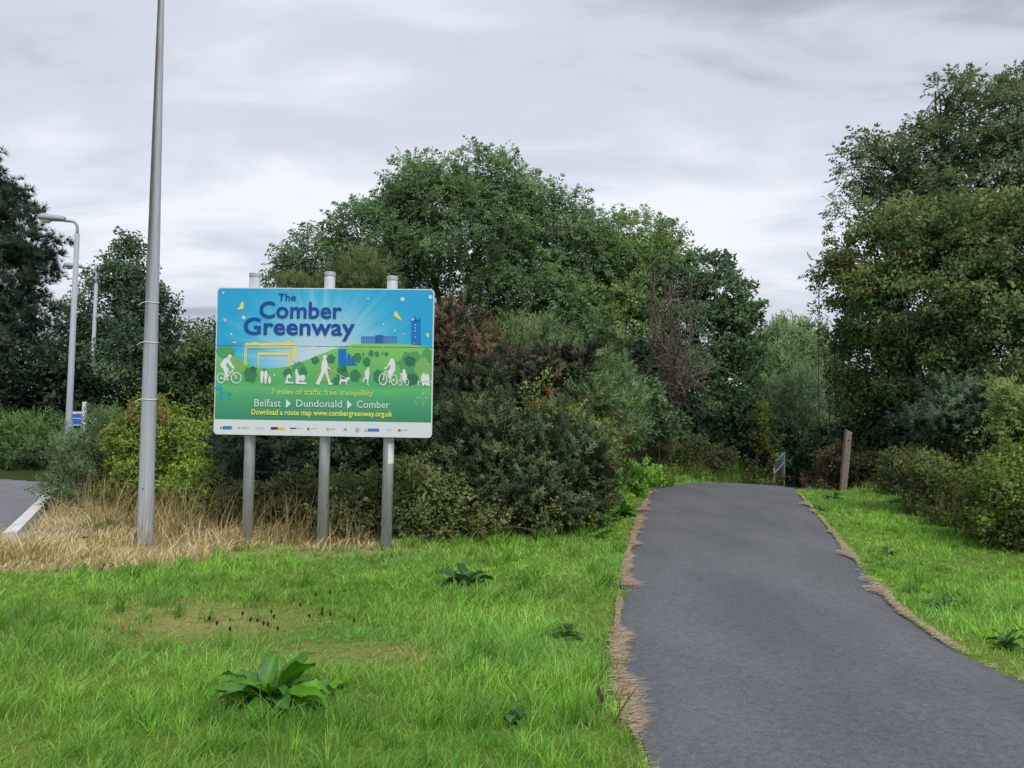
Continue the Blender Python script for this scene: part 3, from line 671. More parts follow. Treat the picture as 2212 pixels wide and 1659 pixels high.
# little blue road sign
bs = at(181, 930, 18.5); bs[2] = 0
t = thing('bus_stop_sign', 'small blue and white flag sign on a thin grey post by the side road', 'sign', bs)
MB().tube([(0, 0, -.2), (.0, 0, at(182, 868, 18.5)[2])], .05, 12).build('post', M_GALV, t, True)
z0, z1 = at(160, 919, 18.5)[2], at(160, 889, 18.5)[2]
fl = MB().box((-.36, -.02, z0), (-.05, .02, z1)).build('flag', M_WHITE, t)
MB().box((-.355, -.024, z0 + .025), (-.055, -.0205, z0 + (z1 - z0) * .5)).build('blue_band', MB1, fl)
MB().box((-.355, -.024, z0 + (z1 - z0) * .56), (-.055, -.0205, z0 + (z1 - z0) * .84)).build('blue_band', MB1, fl)
# leaning timber post
wb = gp(1822, 1050); wt = at(1833, 928, wb[1])
t = thing('timber_post', 'weathered square timber post leaning beside the path', 'post', wb)
d_ = wt - wb; mb = MB(); w = .06
V = []
for s in (-.15, .25, .6, .93, 1.0):
    for k, (a, b) in enumerate([(-1, -1), (1, -1), (1, 1), (-1, 1)]):
        zz = d_[2] * s - (.06 if (s == 1.0 and k in (1, 2)) else 0)
        V.append((d_[0] * s + a * w * (1 + rng.uniform(-.06, .06)), b * w, zz))
mb.add(V, [(i*4+k, i*4+(k+1)%4, (i+1)*4+(k+1)%4, (i+1)*4+k) for i in range(4) for k in range(4)] + [(16, 17, 18, 19)])
mb.build('shaft', M_WOOD, t)
mb = MB(); mb.tube([(d_[0]*.82, -w - .012, d_[2]*.82), (d_[0]*.82, -w + .01, d_[2]*.82)], .012, 8); mb.build('bolt', M_DARK, t)
# galvanised railing dropping away with the path
r0, r1 = at(1672, 999, 20.9), at(1694, 979, 25.4)
t = thing('metal_railing', 'galvanised tubular railing where the path dips under the trees', 'railing', (r0[0], r0[1], -.8))
o3 = np.array((r0[0], r0[1], -.8))
MB().tube([r0 - o3, r1 - o3], .024, 10)  .build('top_rail', M_GALV, t, True)
dn = np.array((0, 0, -.28))
MB().tube([r0 - o3 + dn, r1 - o3 + dn], .02, 10).build('mid_rail', M_GALV, t, True)
for s in np.linspace(0, 1, 7):
    p = r0 + (r1 - r0) * s - o3
    MB().tube([(p[0], p[1], -.3 if s in (0, 1) else p[2] - .6), tuple(p)], .024 if s in (0, 1) else .008, 8).build('upright' if s in (0, 1) else 'baluster', M_GALV, t, True)

# ------------------------------------------------------------------ foliage engine
def tpl(quads=None, tris=None):
    return (np.array(quads, float).reshape(-1, 4, 3) if quads else np.zeros((0, 4, 3)), np.array(tris, float).reshape(-1, 3, 3) if tris else np.zeros((0, 3, 3)))
def leaflet(b, d, n, l, w, fold=.25):
    b = np.array(b, float); d = nrm(np.array(d, float)); n = np.array(n, float); s = nrm(np.cross(n, d)); n = np.cross(d, s)
    return [b, b + d * l * .45 + s * w / 2 + n * w * fold, b + d * l, b + d * l * .45 - s * w / 2 + n * w * fold]
R_ = np.random.default_rng(3)
def t_frond(pairs=4, lw=.34, ll=.42, droop=.35):
    q = []
    for i in range(pairs):
        s = .2 + .7 * i / max(pairs - 1, 1); p = (s, 0, -droop * s * s)
        for sg in (-1, 1):
            q.append(leaflet(p, (.75, sg * .8, -.25 - .2 * R_.random()), (.1 * R_.normal(), .2 * R_.normal(), 1), ll * (1 - .25 * abs(s - .5)), lw * ll))
    q.append(leaflet((.9, 0, -droop * .8), (1, 0, -.5), (0, 0, 1), ll, lw * ll))
    return tpl(q)
def t_cluster(n=7, l=.5, w=.36):
    q = []
    for i in range(n):
        d = R_.normal(size=3); d[0] += .7; p = R_.normal(size=3) * .28
        q.append(leaflet(p + np.array((.4, 0, 0)), d, R_.normal(size=3) * .6 + (0, 0, 1), l * R_.uniform(.7, 1.2), w * R_.uniform(.8, 1.2)))
    return tpl(q)
def t_spike(n=16, l=.32, w=.05):
    t_ = []
    for i in range(n):
        s = .05 + .9 * i / n; q = 2.4 * i; r_ = l * (1 - .6 * s)
        b = np.array((s, 0, 0)); tip = b + np.array((.75 * r_, math.cos(q) * r_, math.sin(q) * r_)); sd_ = np.array((0, -math.sin(q), math.cos(q))) * w
        t_.append([b - sd_, b + sd_, tip])
    t_.append([(0, -.03, 0), (0, .03, 0), (1.15, 0, 0)])
    return tpl(None, t_)
def t_tuft(n=20, w=.05):
    t_ = []
    for i in range(n):
        d = R_.normal(size=3); d[0] = abs(d[0]) * 1.1 + .25; d = nrm(d); s = nrm(np.cross(d, R_.normal(size=3))) * w
        t_.append([s, -s, d])
    return tpl(None, t_)
def t_tri(l=.6):
    q = []
    for a in (-1.15, 0, 1.15):
        q.append(leaflet((.25, 0, 0), (math.cos(a), math.sin(a), -.25), (.2 * R_.normal(), .2 * R_.normal(), 1), l * (1 if a == 0 else .85), l * .68, .12))
    return tpl(q)
def t_willow(n=9):
    q = []
    for i in range(n):
        s = i / n; a = 2.4 * i
        q.append(leaflet((s, 0, 0), (1.0, math.cos(a) * .75, math.sin(a) * .75), R_.normal(size=3), .42, .10, .1))
    return tpl(q)
T = {'ash': [t_frond(3, .4, .44), t_frond(3, .42, .46, .5), t_frond(4, .36, .4, .3)], 'hawthorn': [t_cluster(8, .42, .3) for _ in range(4)],
     'gorse': [t_spike(18), t_spike(14, .38), t_spike(20, .28)], 'pine': [t_tuft(22), t_tuft(18), t_tuft(26)],
     'bramble': [t_tri(.6), t_cluster(4, .55, .36), t_tri(.5), t_cluster(5, .5, .3)], 'willow': [t_willow(9), t_willow(11), t_willow(7)], 'broad': [t_cluster(6, .55, .42) for _ in range(4)]}
def t_area(t_):
    q, r_ = t_
    a = 0
    for p in q: a += .5 * np.linalg.norm(np.cross(p[2] - p[0], p[3] - p[1]))
    for p in r_: a += .5 * np.linalg.norm(np.cross(p[1] - p[0], p[2] - p[0]))
    return a
AREA = {k: np.mean([t_area(t_) for t_ in v]) for k, v in T.items()}

def place(kind, pos, axis, norm, scale, cols, outw):
    """copies of a spray along axis, with per-spray colour; returns vertices, quads, tris, colours"""
    axis = nrm(axis); side = nrm(np.cross(norm, axis)); nn = np.cross(axis, side)
    R3 = np.stack([axis, side, nn], 2)          # columns
    VV, QQ, TT, CC, NN = [], [], [], [], []; off = 0
    pick = rng.integers(0, len(T[kind]), len(pos))
    for k, (q, t_) in enumerate(T[kind]):
        m_ = pick == k
        if not m_.any(): continue
        base = np.concatenate([q.reshape(-1, 3), t_.reshape(-1, 3)])
        W_ = np.einsum('nij,vj->nvi', R3[m_], base) * scale[m_][:, None, None] + pos[m_][:, None, :]
        n, v = W_.shape[:2]; nq, ntr = len(q), len(t_)
        st = off + np.arange(n)[:, None] * v
        ow = outw[m_]; nv_ = np.zeros((n, v, 3)); g1 = g2 = None
        if nq:
            p4 = W_[:, :nq * 4].reshape(n, nq, 4, 3); g1 = nrm(np.cross(p4[:, :, 2] - p4[:, :, 0], p4[:, :, 3] - p4[:, :, 1]))
            sg = np.where((g1 * ow[:, None]).sum(-1) < 0, -1.0, 1.0); g1 = g1 * sg[..., None]
            ix = st[:, :, None] + (np.arange(nq)[:, None] * 4 + np.arange(4))[None]
            QQ.append(np.where(sg[..., None] < 0, ix[..., ::-1], ix).reshape(-1, 4)); nv_[:, :nq * 4] = np.repeat(g1, 4, 1)
        if ntr:
            p3 = W_[:, nq * 4:].reshape(n, ntr, 3, 3); g2 = nrm(np.cross(p3[:, :, 1] - p3[:, :, 0], p3[:, :, 2] - p3[:, :, 0]))
            sg = np.where((g2 * ow[:, None]).sum(-1) < 0, -1.0, 1.0); g2 = g2 * sg[..., None]
            ix = st[:, :, None] + nq * 4 + (np.arange(ntr)[:, None] * 3 + np.arange(3))[None]
            TT.append(np.where(sg[..., None] < 0, ix[..., ::-1], ix).reshape(-1, 3)); nv_[:, nq * 4:] = np.repeat(g2, 3, 1)
        NN.append(nrm(.62 * ow[:, None] + .38 * nv_ + np.array((0, 0, .18))).reshape(-1, 3))
        c = np.repeat(cols[m_][:, None, :], v, 1)
        # every leaf differs a little from its neighbours
        lv = rng.uniform(.78, 1.22, (n, nq + ntr)); rep = np.concatenate([np.full(nq, 4), np.full(ntr, 3)])
        c = c * np.repeat(lv, rep, axis=1)[:, :, None]
        VV.append(W_.reshape(-1, 3)); CC.append(c.reshape(-1, 3)); off += n * v
    return np.concatenate(VV), (np.concatenate(QQ) if QQ else []), (np.concatenate(TT) if TT else []), np.concatenate(CC), np.concatenate(NN)

NTRI = 0
def grow(blobs, kind, size, pal, cover=3.0, clump=.28, droop=.0, up=.0, backfrac=.45, zmin=.02, flatn=.6, hollow=.5, fillp=.2, dome=.7):
    """blobs: (u, v, ru, rv, d[, depth]) in photo pixels at a real distance -> foliage arrays and clump centres"""
    global NTRI
    P, A, Nn, C, S, CL, OW = [], [], [], [], [], [], []
    pal = [np.array(c) for c in pal]
    for bl_ in blobs:
        u, v, ru, rv, d = bl_[:5]
        c = at(u, v, d); rx, rz = ru / F * d, rv / F * d; ry = bl_[5] if len(bl_) > 5 else .75 * rx + .25 * rz
        n = int(cover * math.pi * rx * rz / (AREA[kind] * size * size * .5))
        cr_ = clump * (rx + rz) / 2 + size * .4
        nc = max(9, int(1.9 * (4 * math.pi * ((rx * rz + rx * ry + ry * rz) / 3)) / (4 * cr_ * cr_)))
        dirs = nrm(rng.normal(size=(nc * 2, 3)))
        keep = (dirs[:, 1] < .25) | (rng.random(nc * 2) < backfrac); dirs = dirs[keep][:nc]
        rr = hollow + (1 - hollow) * rng.random(len(dirs)) ** .45
        rr *= rng.uniform(.8, 1.17, len(dirs))
        cc = c + dirs * rr[:, None] * np.array((rx, ry, rz)); CL.append(cc)
        # clump sizes differ, each has its own tint
        csz = cr_ * rng.uniform(.55, 1.25, len(cc)); w = csz ** 2; w /= w.sum()
        which = rng.choice(len(cc), n, p=w)
        loc = nrm(rng.normal(size=(n, 3))) * (rng.random(n) ** .33)[:, None]
        loc[:, 2] = np.where(rng.random(n) < dome, abs(loc[:, 2]), loc[:, 2])
        p = cc[which] + loc * csz[which][:, None] * np.array((1.1, 1.1, .75))
        outw = nrm(loc + .7 * dirs[which])
        fill = rng.random(n) < fillp                     # leaves scattered between the clumps
        fd = nrm(rng.normal(size=(n, 3))); fd[:, 1] = -abs(fd[:, 1]) * np.where(rng.random(n) < .75, 1, -1)
        p[fill] = (c + fd * (rng.random(n) ** .4 * .97)[:, None] * np.array((rx, ry, rz)))[fill]; outw[fill] = fd[fill]
        a = outw * .8 + rng.normal(size=(n, 3)) * .45 + np.array((0, 0, up - droop))
        nv = np.array((0, 0, 1.0)) * flatn + outw * .5 + rng.normal(size=(n, 3)) * .4
        ct = rng.random(len(cc)); tint = np.clip(ct[which] + rng.normal(size=n) * .16, 0, .999) * (len(pal) - 1)
        i0 = tint.astype(int); fr = (tint - i0)[:, None]
        pa = np.array(pal); col_ = pa[i0] * (1 - fr) + pa[np.minimum(i0 + 1, len(pal) - 1)] * fr
        col_ = col_ * rng.uniform(.8, 1.2, (n, 1))
        s = size * rng.uniform(.7, 1.3, n)
        k = p[:, 2] > zmin + (-1 if d > 19 else 0)
        P.append(p[k]); A.append(a[k]); Nn.append(nv[k]); C.append(col_[k]); S.append(s[k]); OW.append(outw[k])
    P, A, Nn, C, S, OW = map(np.concatenate, (P, A, Nn, C, S, OW))
    V, Q, Tt, Cc, Nv = place(kind, P, A, Nn, S, C, OW)
    NTRI += 2 * len(Q) + len(Tt)
    return V, Q, Tt, Cc, np.concatenate(CL), Nv

def limbs(base, fork, ends, r0, r1, r2, name_m=M_BARK, wob=.12, n=6):
    mb_ = MB()
    base = np.array(base); fork = np.array(fork)
    tp = [base + (fork - base) * s + np.array((rng.normal() * wob * .3, rng.normal() * wob * .3, 0)) * (0 < s < 1) for s in (0, .15, .4, .7, 1)]
    mb_.tube(tp, [r0 * 1.35, r0, r0 * .9, r0 * .78, r1], 9)
    ends = [np.array(e_) for e_ in ends]
    order = [0]                                   # a few main limbs spread far apart, the rest fork off them
    while len(order) < min(8, len(ends)):
        dd = [min(np.linalg.norm(e_ - ends[o]) for o in order) for e_ in ends]; order.append(int(np.argmax(dd)))
    mains = []
    for o in order:
        e_ = ends[o]; st = base + (fork - base) * rng.uniform(.75, 1.0)
        midp = st * .5 + e_ * .5 + rng.normal(size=3) * wob * 2 + np.array((0, 0, .08 * np.linalg.norm(e_ - st)))
        P = [(1 - t_) ** 2 * st + 2 * t_ * (1 - t_) * midp + t_ * t_ * e_ + rng.normal(size=3) * wob * .5 * (0 < t_ < 1) for t_ in np.linspace(0, 1, 9)]
        mains.append(P); mb_.tube(P, list(np.linspace(r1 * .8, r2 * 1.3, 9)), 7, False)
    for i, e_ in enumerate(ends):
        if i in order: continue
        best = min(((np.linalg.norm(P[k] - e_), k, P) for P in mains for k in (2, 3, 4, 5, 6)), key=lambda q: q[0])
        st = best[2][best[1]]; midp = st * .5 + e_ * .5 + rng.normal(size=3) * wob + np.array((0, 0, .06 * best[0]))
        pts_ = [(1 - t_) ** 2 * st + 2 * t_ * (1 - t_) * midp + t_ * t_ * e_ + rng.normal(size=3) * wob * .25 * (0 < t_ < 1) for t_ in np.linspace(0, 1, n)]
        L0 = (r1 * .8 + (r2 * 1.3 - r1 * .8) * best[1] / 8) * .6
        mb_.tube(pts_, list(np.linspace(L0, r2, n)), 5, False)
    return mb_

def plant(name, label, cat, kind, blobs, size, pal, base=None, trunk=0, nl=18, cover=3.0, group=None, matl=None, parts=('crown', 'trunk'), skirt=True, **kw):
    if not trunk and skirt:
        extra = []
        for b in blobs:
            c = at(b[0], b[1], b[4]); rz = b[3] / F * b[4]; gz_ = float(height(c[:1], c[1:2])[0]); c = c - np.array((0, 0, gz_)); bot = c[2] - rz
            if bot > .04 and c[2] < 1.5 and b[4] < 21:
                nz = max(.1, min(rz * .8, c[2] - rz * .9)); rv2 = max(nz, .12) * F / b[4]
                extra.append((b[0] + rng.uniform(-8, 8), b[1] + (c[2] - nz * .9) * F / b[4], b[2] * .95, min(rv2, b[3]), b[4]) + tuple(b[5:]))
        blobs = list(blobs) + extra
    V, Q, Tt, Cc, CL, Nv = grow(blobs, kind, size, pal, cover, **kw)
    cs = np.array([at(b[0], b[1], b[4]) for b in blobs])
    if base is None: base = (cs[:, 0].mean(), cs[:, 1].mean(), 0)
    base = np.array(base, float); base[2] = float(height(base[:1], base[1:2])[0])
    t_ = thing(name, label, cat, base, group)
    o = link(parts[0], npmesh(parts[0], V - base, [Q, Tt], Cc, normals=Nv), matl or M_LEAF, t_)
    o['kind'] = 'stuff'
    top = cs[:, 2].max(); low = cs[:, 2].min()
    fork = np.array((cs[:, 0].mean() * .6 + base[0] * .4, cs[:, 1].mean(), max(low * .9, .25 * top)))
    ends = CL[rng.choice(len(CL), min(nl, len(CL)), replace=False)]
    r0 = trunk or .03
    SH = []
    if trunk:
        mb_ = limbs(base - base - np.array((0, 0, .15)), fork - base, ends - base, r0, r0 * .62, r0 * .07)
    else:
        mb_ = MB()
        for e_ in ends:
            e_ = e_ - base; st = np.array((e_[0] * .35 + rng.normal() * .1, e_[1] * .35 + rng.normal() * .1, -.1))
            mid_ = (st + e_) / 2 + rng.normal(size=3) * .1
            mb_.tube([st, mid_, e_], [.016, .011, .004], 5, False)
            for _ in range(2):
                o_ = nrm(e_ + np.array((rng.normal() * .4, -.4, rng.uniform(.2, .9))) * np.linalg.norm(e_)); P_ = [e_ * .9]
                for k_ in range(4): P_.append(P_[-1] + (o_ + rng.normal(size=3) * .35 + np.array((0, 0, .3 - .24 * k_))) * rng.uniform(.07, .17)); SH.append((P_[-1] + base, o_))
                mb_.tube(P_, [.005, .004, .004, .003, .002], 4, False)
    mb_.build(parts[1], M_BARK, t_, True)
    if SH:
        sp = np.repeat(np.array([q[0] for q in SH]), 3, 0); n_ = len(sp); ax_ = np.repeat(np.array([q[1] for q in SH]), 3, 0) + rng.normal(size=(n_, 3)) * .7
        V, Q, Tt, Cc, Nv = place(kind, sp + rng.normal(size=(n_, 3)) * .03, ax_, rng.normal(size=(n_, 3)) * .5 + (0, 0, 1), size * rng.uniform(.6, 1.0, n_), np.array(pal)[rng.integers(0, len(pal), n_)], nrm(ax_))
        o = link('shoots', npmesh('shoots', V - base, [Q, Tt], Cc, normals=Nv), matl or M_LEAF, t_); o['kind'] = 'stuff'
    return t_

kf = 1.45
def pal(*cs, k=None): return [lin(*c, (k or kf)) for c in cs]
ASH = pal((64, 86, 54), (80, 106, 64), (98, 124, 78), (86, 114, 82))
ASHD = pal((56, 80, 54), (72, 98, 62), (88, 116, 74))
GORSE = pal((46, 60, 40), (60, 78, 50), (82, 100, 66), (74, 74, 50))
GORSEB = pal((54, 72, 54), (68, 88, 64), (82, 102, 74))
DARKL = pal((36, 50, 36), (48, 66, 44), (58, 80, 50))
BRAM = pal((74, 92, 54), (96, 114, 66), (120, 132, 84), (90, 88, 56))
YEL = pal((84, 108, 50), (104, 126, 54), (122, 138, 64), (76, 98, 48))
OLIVE = pal((70, 86, 52), (86, 100, 60), (98, 104, 66), (64, 86, 50))
HAW = pal((68, 90, 54), (88, 104, 60), (112, 108, 68), (84, 116, 62), (66, 88, 54))
WIL = pal((80, 104, 70), (98, 122, 80), (112, 136, 92))
RED = pal((84, 70, 52), (96, 76, 56), (78, 76, 52), (66, 78, 50))

# -- far left
pine_b = [(-60, 370, 60, 80, 26), (-30, 430, 78, 70, 26), (0, 470, 85, 60, 26), (40, 535, 90, 48, 26), (85, 580, 52, 38, 26), (-30, 600, 130, 80, 26), (50, 690, 90, 55, 26), (-40, 760, 140, 110, 26)]
plant('pine_tree', 'tall dark pine with ragged tufted branches behind the street lamp', 'tree', 'pine', pine_b, .22, pal((30, 46, 36), (42, 60, 46), (54, 74, 54)), base=at(-60, 900, 26), trunk=.28, nl=40, cover=4.2, matl=M_NEEDLE, clump=.2, up=.5)
plant('broadleaf_tree', 'dark green broadleaf tree standing behind the tall grey column', 'tree', 'hawthorn', [(275, 595, 50, 75, 24), (250, 690, 95, 95, 24), (335, 690, 55, 75, 24), (265, 800, 135, 120, 24), (180, 860, 60, 110, 24), (340, 850, 60, 80, 24)], .215, pal((44, 64, 46), (62, 86, 58), (82, 108, 74)), trunk=.17, nl=36, cover=2.8, clump=.26, fillp=.18, dome=.8)
plant('roadside_tree', 'small dark green tree rising between the grey column and the sign board', 'tree', 'hawthorn', [(430, 770, 50, 60, 24), (480, 800, 70, 90, 24), (410, 850, 70, 80, 24), (520, 880, 90, 90, 24)], .23, pal((54, 72, 44), (70, 92, 52), (86, 108, 64)), trunk=.13, nl=18)
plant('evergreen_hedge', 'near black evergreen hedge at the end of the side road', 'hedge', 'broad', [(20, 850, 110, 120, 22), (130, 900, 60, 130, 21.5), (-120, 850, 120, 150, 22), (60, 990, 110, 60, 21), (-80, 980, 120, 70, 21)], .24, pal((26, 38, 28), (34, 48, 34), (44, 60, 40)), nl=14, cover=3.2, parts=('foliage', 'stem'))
plant('rounded_bush', 'rounded mid green bush in front of the dark hedge by the side road', 'bush', 'willow', [(45, 945, 62, 48, 20), (75, 985, 60, 45, 19.6), (-20, 970, 60, 60, 20)], .24, pal((62, 86, 52), (82, 108, 62), (96, 122, 70)), nl=10, parts=('foliage', 'stem'))
plant('willow_shrub', 'grey green narrow leaved shrub at the foot of the street lamp', 'shrub', 'willow', [(190, 1010, 58, 75, 12.8), (235, 985, 55, 80, 13), (160, 1050, 40, 45, 12.3)], .17, pal((70, 92, 62), (90, 112, 76), (108, 128, 92)), nl=22, parts=('foliage', 'stem'), up=.3)
plant('bramble_bush', 'yellow green bramble bush with reddish leaves beside the tall grey column', 'bush', 'bramble', [(285, 960, 52, 60, 12.3), (330, 935, 55, 55, 12.4), (290, 1040, 55, 50, 11.8), (320, 895, 40, 30, 12.6)], .095, YEL + pal((132, 96, 62)), nl=22, parts=('foliage', 'stem'))
plant('bramble_bush', 'green bramble bush with lime shoots between the column and the sign', 'bush', 'bramble', [(430, 985, 75, 55, 12.2), (440, 1045, 85, 50, 11.4), (380, 950, 55, 55, 12.8), (490, 960, 50, 60, 12.8)], .095, pal((74, 102, 48), (100, 128, 54), (136, 152, 58), (86, 116, 54)), nl=22, parts=('foliage', 'stem'))
# -- behind and under the sign
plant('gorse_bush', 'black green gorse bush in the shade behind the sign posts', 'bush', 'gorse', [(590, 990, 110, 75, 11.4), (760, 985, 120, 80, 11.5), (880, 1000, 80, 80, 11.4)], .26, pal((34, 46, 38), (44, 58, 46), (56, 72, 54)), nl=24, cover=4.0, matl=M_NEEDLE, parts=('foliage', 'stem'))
plant('bramble_patch', 'low leafy brambles tangled between the left and middle sign posts', 'bramble', 'bramble', [(600, 1095, 75, 45, 10.4), (540, 1090, 60, 45, 10.6), (650, 1070, 60, 40, 10.6)], .09, pal((62, 78, 46), (84, 98, 58), (104, 92, 60), (72, 96, 56)), nl=18, parts=('foliage', 'stem'), cover=2.8)
plant('bramble_patch', 'broad leaved brambles tangled between the middle and right sign posts', 'bramble', 'bramble', [(770, 1075, 80, 50, 10.3), (760, 1120, 70, 35, 10.1)], .095, BRAM, nl=18, parts=('foliage', 'stem'), cover=2.8)
plant('bramble_patch', 'pale leaved brambles to the right of the right hand sign post', 'bramble', 'bramble', [(900, 1055, 75, 50, 10.3), (960, 1080, 60, 55, 10.2), (900, 1110, 70, 35, 10.1)], .095, BRAM, nl=18, parts=('foliage', 'stem'), cover=2.8)
plant('gorse_bush', 'broad dark green gorse bush at the lawn edge right of the sign', 'bush', 'gorse', [(1010, 965, 85, 85, 10.9), (1090, 980, 110, 80, 10.7), (1040, 1065, 80, 75, 10.6), (1140, 1065, 90, 75, 10.7), (1220, 1010, 80, 85, 11.1), (1255, 1060, 50, 50, 11.1)], .24, GORSE, nl=40, cover=4.2, matl=M_NEEDLE, parts=('foliage', 'stem'), up=.45)
plant('gorse_bush', 'tall leggy gorse bush with bare stems above the broad gorse', 'bush', 'gorse', [(1120, 840, 70, 60, 11.9), (1170, 800, 50, 45, 11.9), (1235, 795, 35, 22, 11.9), (1070, 860, 50, 45, 11.9), (1000, 860, 70, 60, 11.9)], .24, pal((46, 56, 42), (60, 72, 50), (88, 80, 58)), nl=46, cover=3.4, matl=M_NEEDLE, parts=('foliage', 'stem'), up=.3, hollow=.3)
plant('dead_gorse', 'rust brown dying gorse at the right edge of the sign board', 'bush', 'gorse', [(960, 715, 55, 45, 13), (1010, 755, 85, 45, 13), (950, 780, 60, 60, 13)], .24, RED, nl=26, cover=3.0, matl=M_NEEDLE, parts=('foliage', 'stem'))
plant('sallow_shrub', 'light green leafy shrub showing above the tall gorse', 'shrub', 'willow', [(1085, 755, 55, 42, 14.5), (1140, 740, 55, 45, 14.8), (1200, 790, 60, 60, 14.5), (1060, 830, 60, 60, 14.3)], .2, pal((72, 94, 62), (90, 112, 70), (108, 124, 82)), nl=20, parts=('foliage', 'stem'), up=.5)
plant('sallow_shrub', 'yellowish green shrub on the slope beside the wide tree', 'shrub', 'willow', [(1240, 870, 70, 75, 14), (1300, 850, 60, 50, 15), (1320, 920, 70, 70, 14.5), (1270, 800, 40, 45, 14.6)], .22, pal((64, 88, 58), (82, 106, 66), (104, 124, 68), (80, 104, 80)), nl=20, parts=('foliage', 'stem'), up=.4, skirt=False)
plant('bramble_bush', 'mixed bramble bush with rusty leaves above the path verge', 'bush', 'bramble', [(1270, 975, 62, 60, 12.2), (1300, 970, 42, 42, 13.2), (1210, 950, 55, 50, 12.2)], .095, BRAM + pal((118, 90, 60)), nl=18, parts=('foliage', 'stem'), skirt=False)
plant('hawthorn_bush', 'dark green bush leaning over the verge below the bare tree', 'bush', 'hawthorn', [(1370, 895, 60, 60, 17.5), (1415, 915, 45, 42, 18), (1340, 865, 60, 60, 17)], .2, pal((56, 78, 52), (72, 98, 62), (90, 114, 74)), nl=14, parts=('foliage', 'stem'), skirt=False)
plant('dead_bracken', 'brown withered stems and leaves along the far left verge', 'bracken', 'hawthorn', [(1410, 978, 45, 20, 19), (1470, 985, 45, 20, 20), (1540, 998, 50, 16, 21.5)], .16, pal((74, 76, 50), (88, 84, 56), (72, 90, 50)), nl=26, cover=2.0, parts=('foliage', 'stem'), skirt=False)
plant('bramble_bush', 'light leaved bramble arching over the gorse in front of the leggy stems', 'bush', 'bramble', [(1190, 915, 60, 40, 11.2), (1130, 920, 50, 30, 11.0), (1250, 940, 45, 40, 11.4)], .095, pal((96, 118, 66), (122, 140, 84), (84, 108, 56), (134, 104, 70)), nl=20, parts=('foliage', 'stem'), cover=1.8)
plant('bramble_bush', 'straggling bramble at the dark foot of the broad gorse', 'bush', 'bramble', [(1060, 1125, 55, 25, 10.1), (1180, 1105, 50, 22, 10.4), (1250, 1085, 40, 25, 10.9)], .085, pal((92, 112, 62), (120, 130, 78), (108, 96, 60)), nl=14, parts=('foliage', 'stem'), cover=1.0)
plant('weed_thicket', 'lush green weeds climbing the verge from the gorse to the crest', 'weeds', 'broad', [(1330, 1075, 30, 14, 13.6), (1370, 1040, 28, 12, 15.4), (1405, 1020, 28, 9, 17.2)], .11, pal((84, 132, 50), (104, 150, 60), (124, 158, 70)), nl=10, parts=('foliage', 'stem'), cover=2.0)
plant('weed_thicket', 'low brownish weeds at the foot of the metal railing', 'weeds', 'broad', [(1655, 1026, 16, 8, 20.2), (1635, 1024, 22, 8, 21.2)], .13, pal((92, 82, 56), (84, 112, 52), (76, 64, 50)), nl=8, parts=('foliage', 'stem'), cover=2.0)
plant('ivy_bush', 'glossy green ivy scrambling over the hedge behind the sign', 'bush', 'broad', [(560, 960, 60, 35, 11.2), (840, 950, 60, 40, 11.3), (700, 1020, 70, 40, 11.0)], .12, pal((50, 68, 48), (66, 88, 56), (84, 104, 66)), nl=14, parts=('foliage', 'stem'), cover=1.5)
# -- the big trees
ashA = [(930, 430, 95, 85, 27), (1075, 420, 100, 85, 27), (1000, 510, 190, 110, 27, 3.0), (815, 530, 110, 95, 27), (695, 560, 75, 75, 27), (650, 610, 60, 60, 27), (1150, 530, 130, 120, 27), (1240, 560, 110, 105, 27.5), (860, 610, 120, 60, 27.5), (1120, 640, 130, 95, 26), (1200, 720, 130, 110, 25.5), (1090, 740, 80, 70, 26)]
plant('ash_tree', 'broad spreading ash tree with domed crown behind the sign', 'tree', 'ash', ashA, .29, ASH, base=at(955, 900, 27.3), trunk=.26, nl=70, cover=2.8, droop=.35, clump=.25, hollow=.6, fillp=.2, dome=.85)
plant('ash_tree', 'ash tree crown stepping down to the right of the domed ash', 'tree', 'ash', [(1370, 545, 85, 80, 29), (1310, 620, 120, 110, 28), (1420, 620, 90, 100, 28.5), (1330, 740, 110, 110, 26.5)], .29, pal((66, 92, 54), (84, 112, 62), (102, 130, 78), (110, 122, 70)), trunk=.2, nl=34, cover=2.6, droop=.3, clump=.27, hollow=.6, fillp=.16, dome=.85)
plant('sycamore_tree', 'dark green tree with tall edge overlooking the crest of the path', 'tree', 'broad', [(1500, 610, 75, 55, 26.5), (1560, 650, 65, 70, 26), (1595, 720, 38, 70, 26), (1520, 740, 95, 110, 26), (1570, 850, 60, 95, 25.5), (1480, 860, 90, 110, 25)], .22, ASHD, trunk=.2, nl=30, cover=3.0, clump=.27, hollow=.6, fillp=.16, dome=.85)
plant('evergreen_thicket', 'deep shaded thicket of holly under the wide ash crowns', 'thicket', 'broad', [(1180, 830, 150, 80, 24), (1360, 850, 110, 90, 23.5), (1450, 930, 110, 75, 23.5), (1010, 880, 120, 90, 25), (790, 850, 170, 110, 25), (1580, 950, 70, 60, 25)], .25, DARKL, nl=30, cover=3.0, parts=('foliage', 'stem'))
plant('sallow_tree', 'olive green treetop peeping over the board between the posts', 'tree', 'willow', [(785, 610, 55, 55, 18.5), (740, 640, 55, 50, 18.5), (640, 660, 60, 50, 18.6), (830, 665, 40, 40, 18.5)], .25, OLIVE, trunk=.08, nl=16, up=.4)
plant('ivy_bush', 'yellow leaved ivy clump in the dark wood beyond the crest', 'bush', 'bramble', [(1642, 905, 14, 30, 24.3), (1630, 955, 22, 22, 24.2)], .16, pal((96, 112, 50), (120, 130, 56), (84, 100, 50)), nl=6, parts=('foliage', 'stem'))
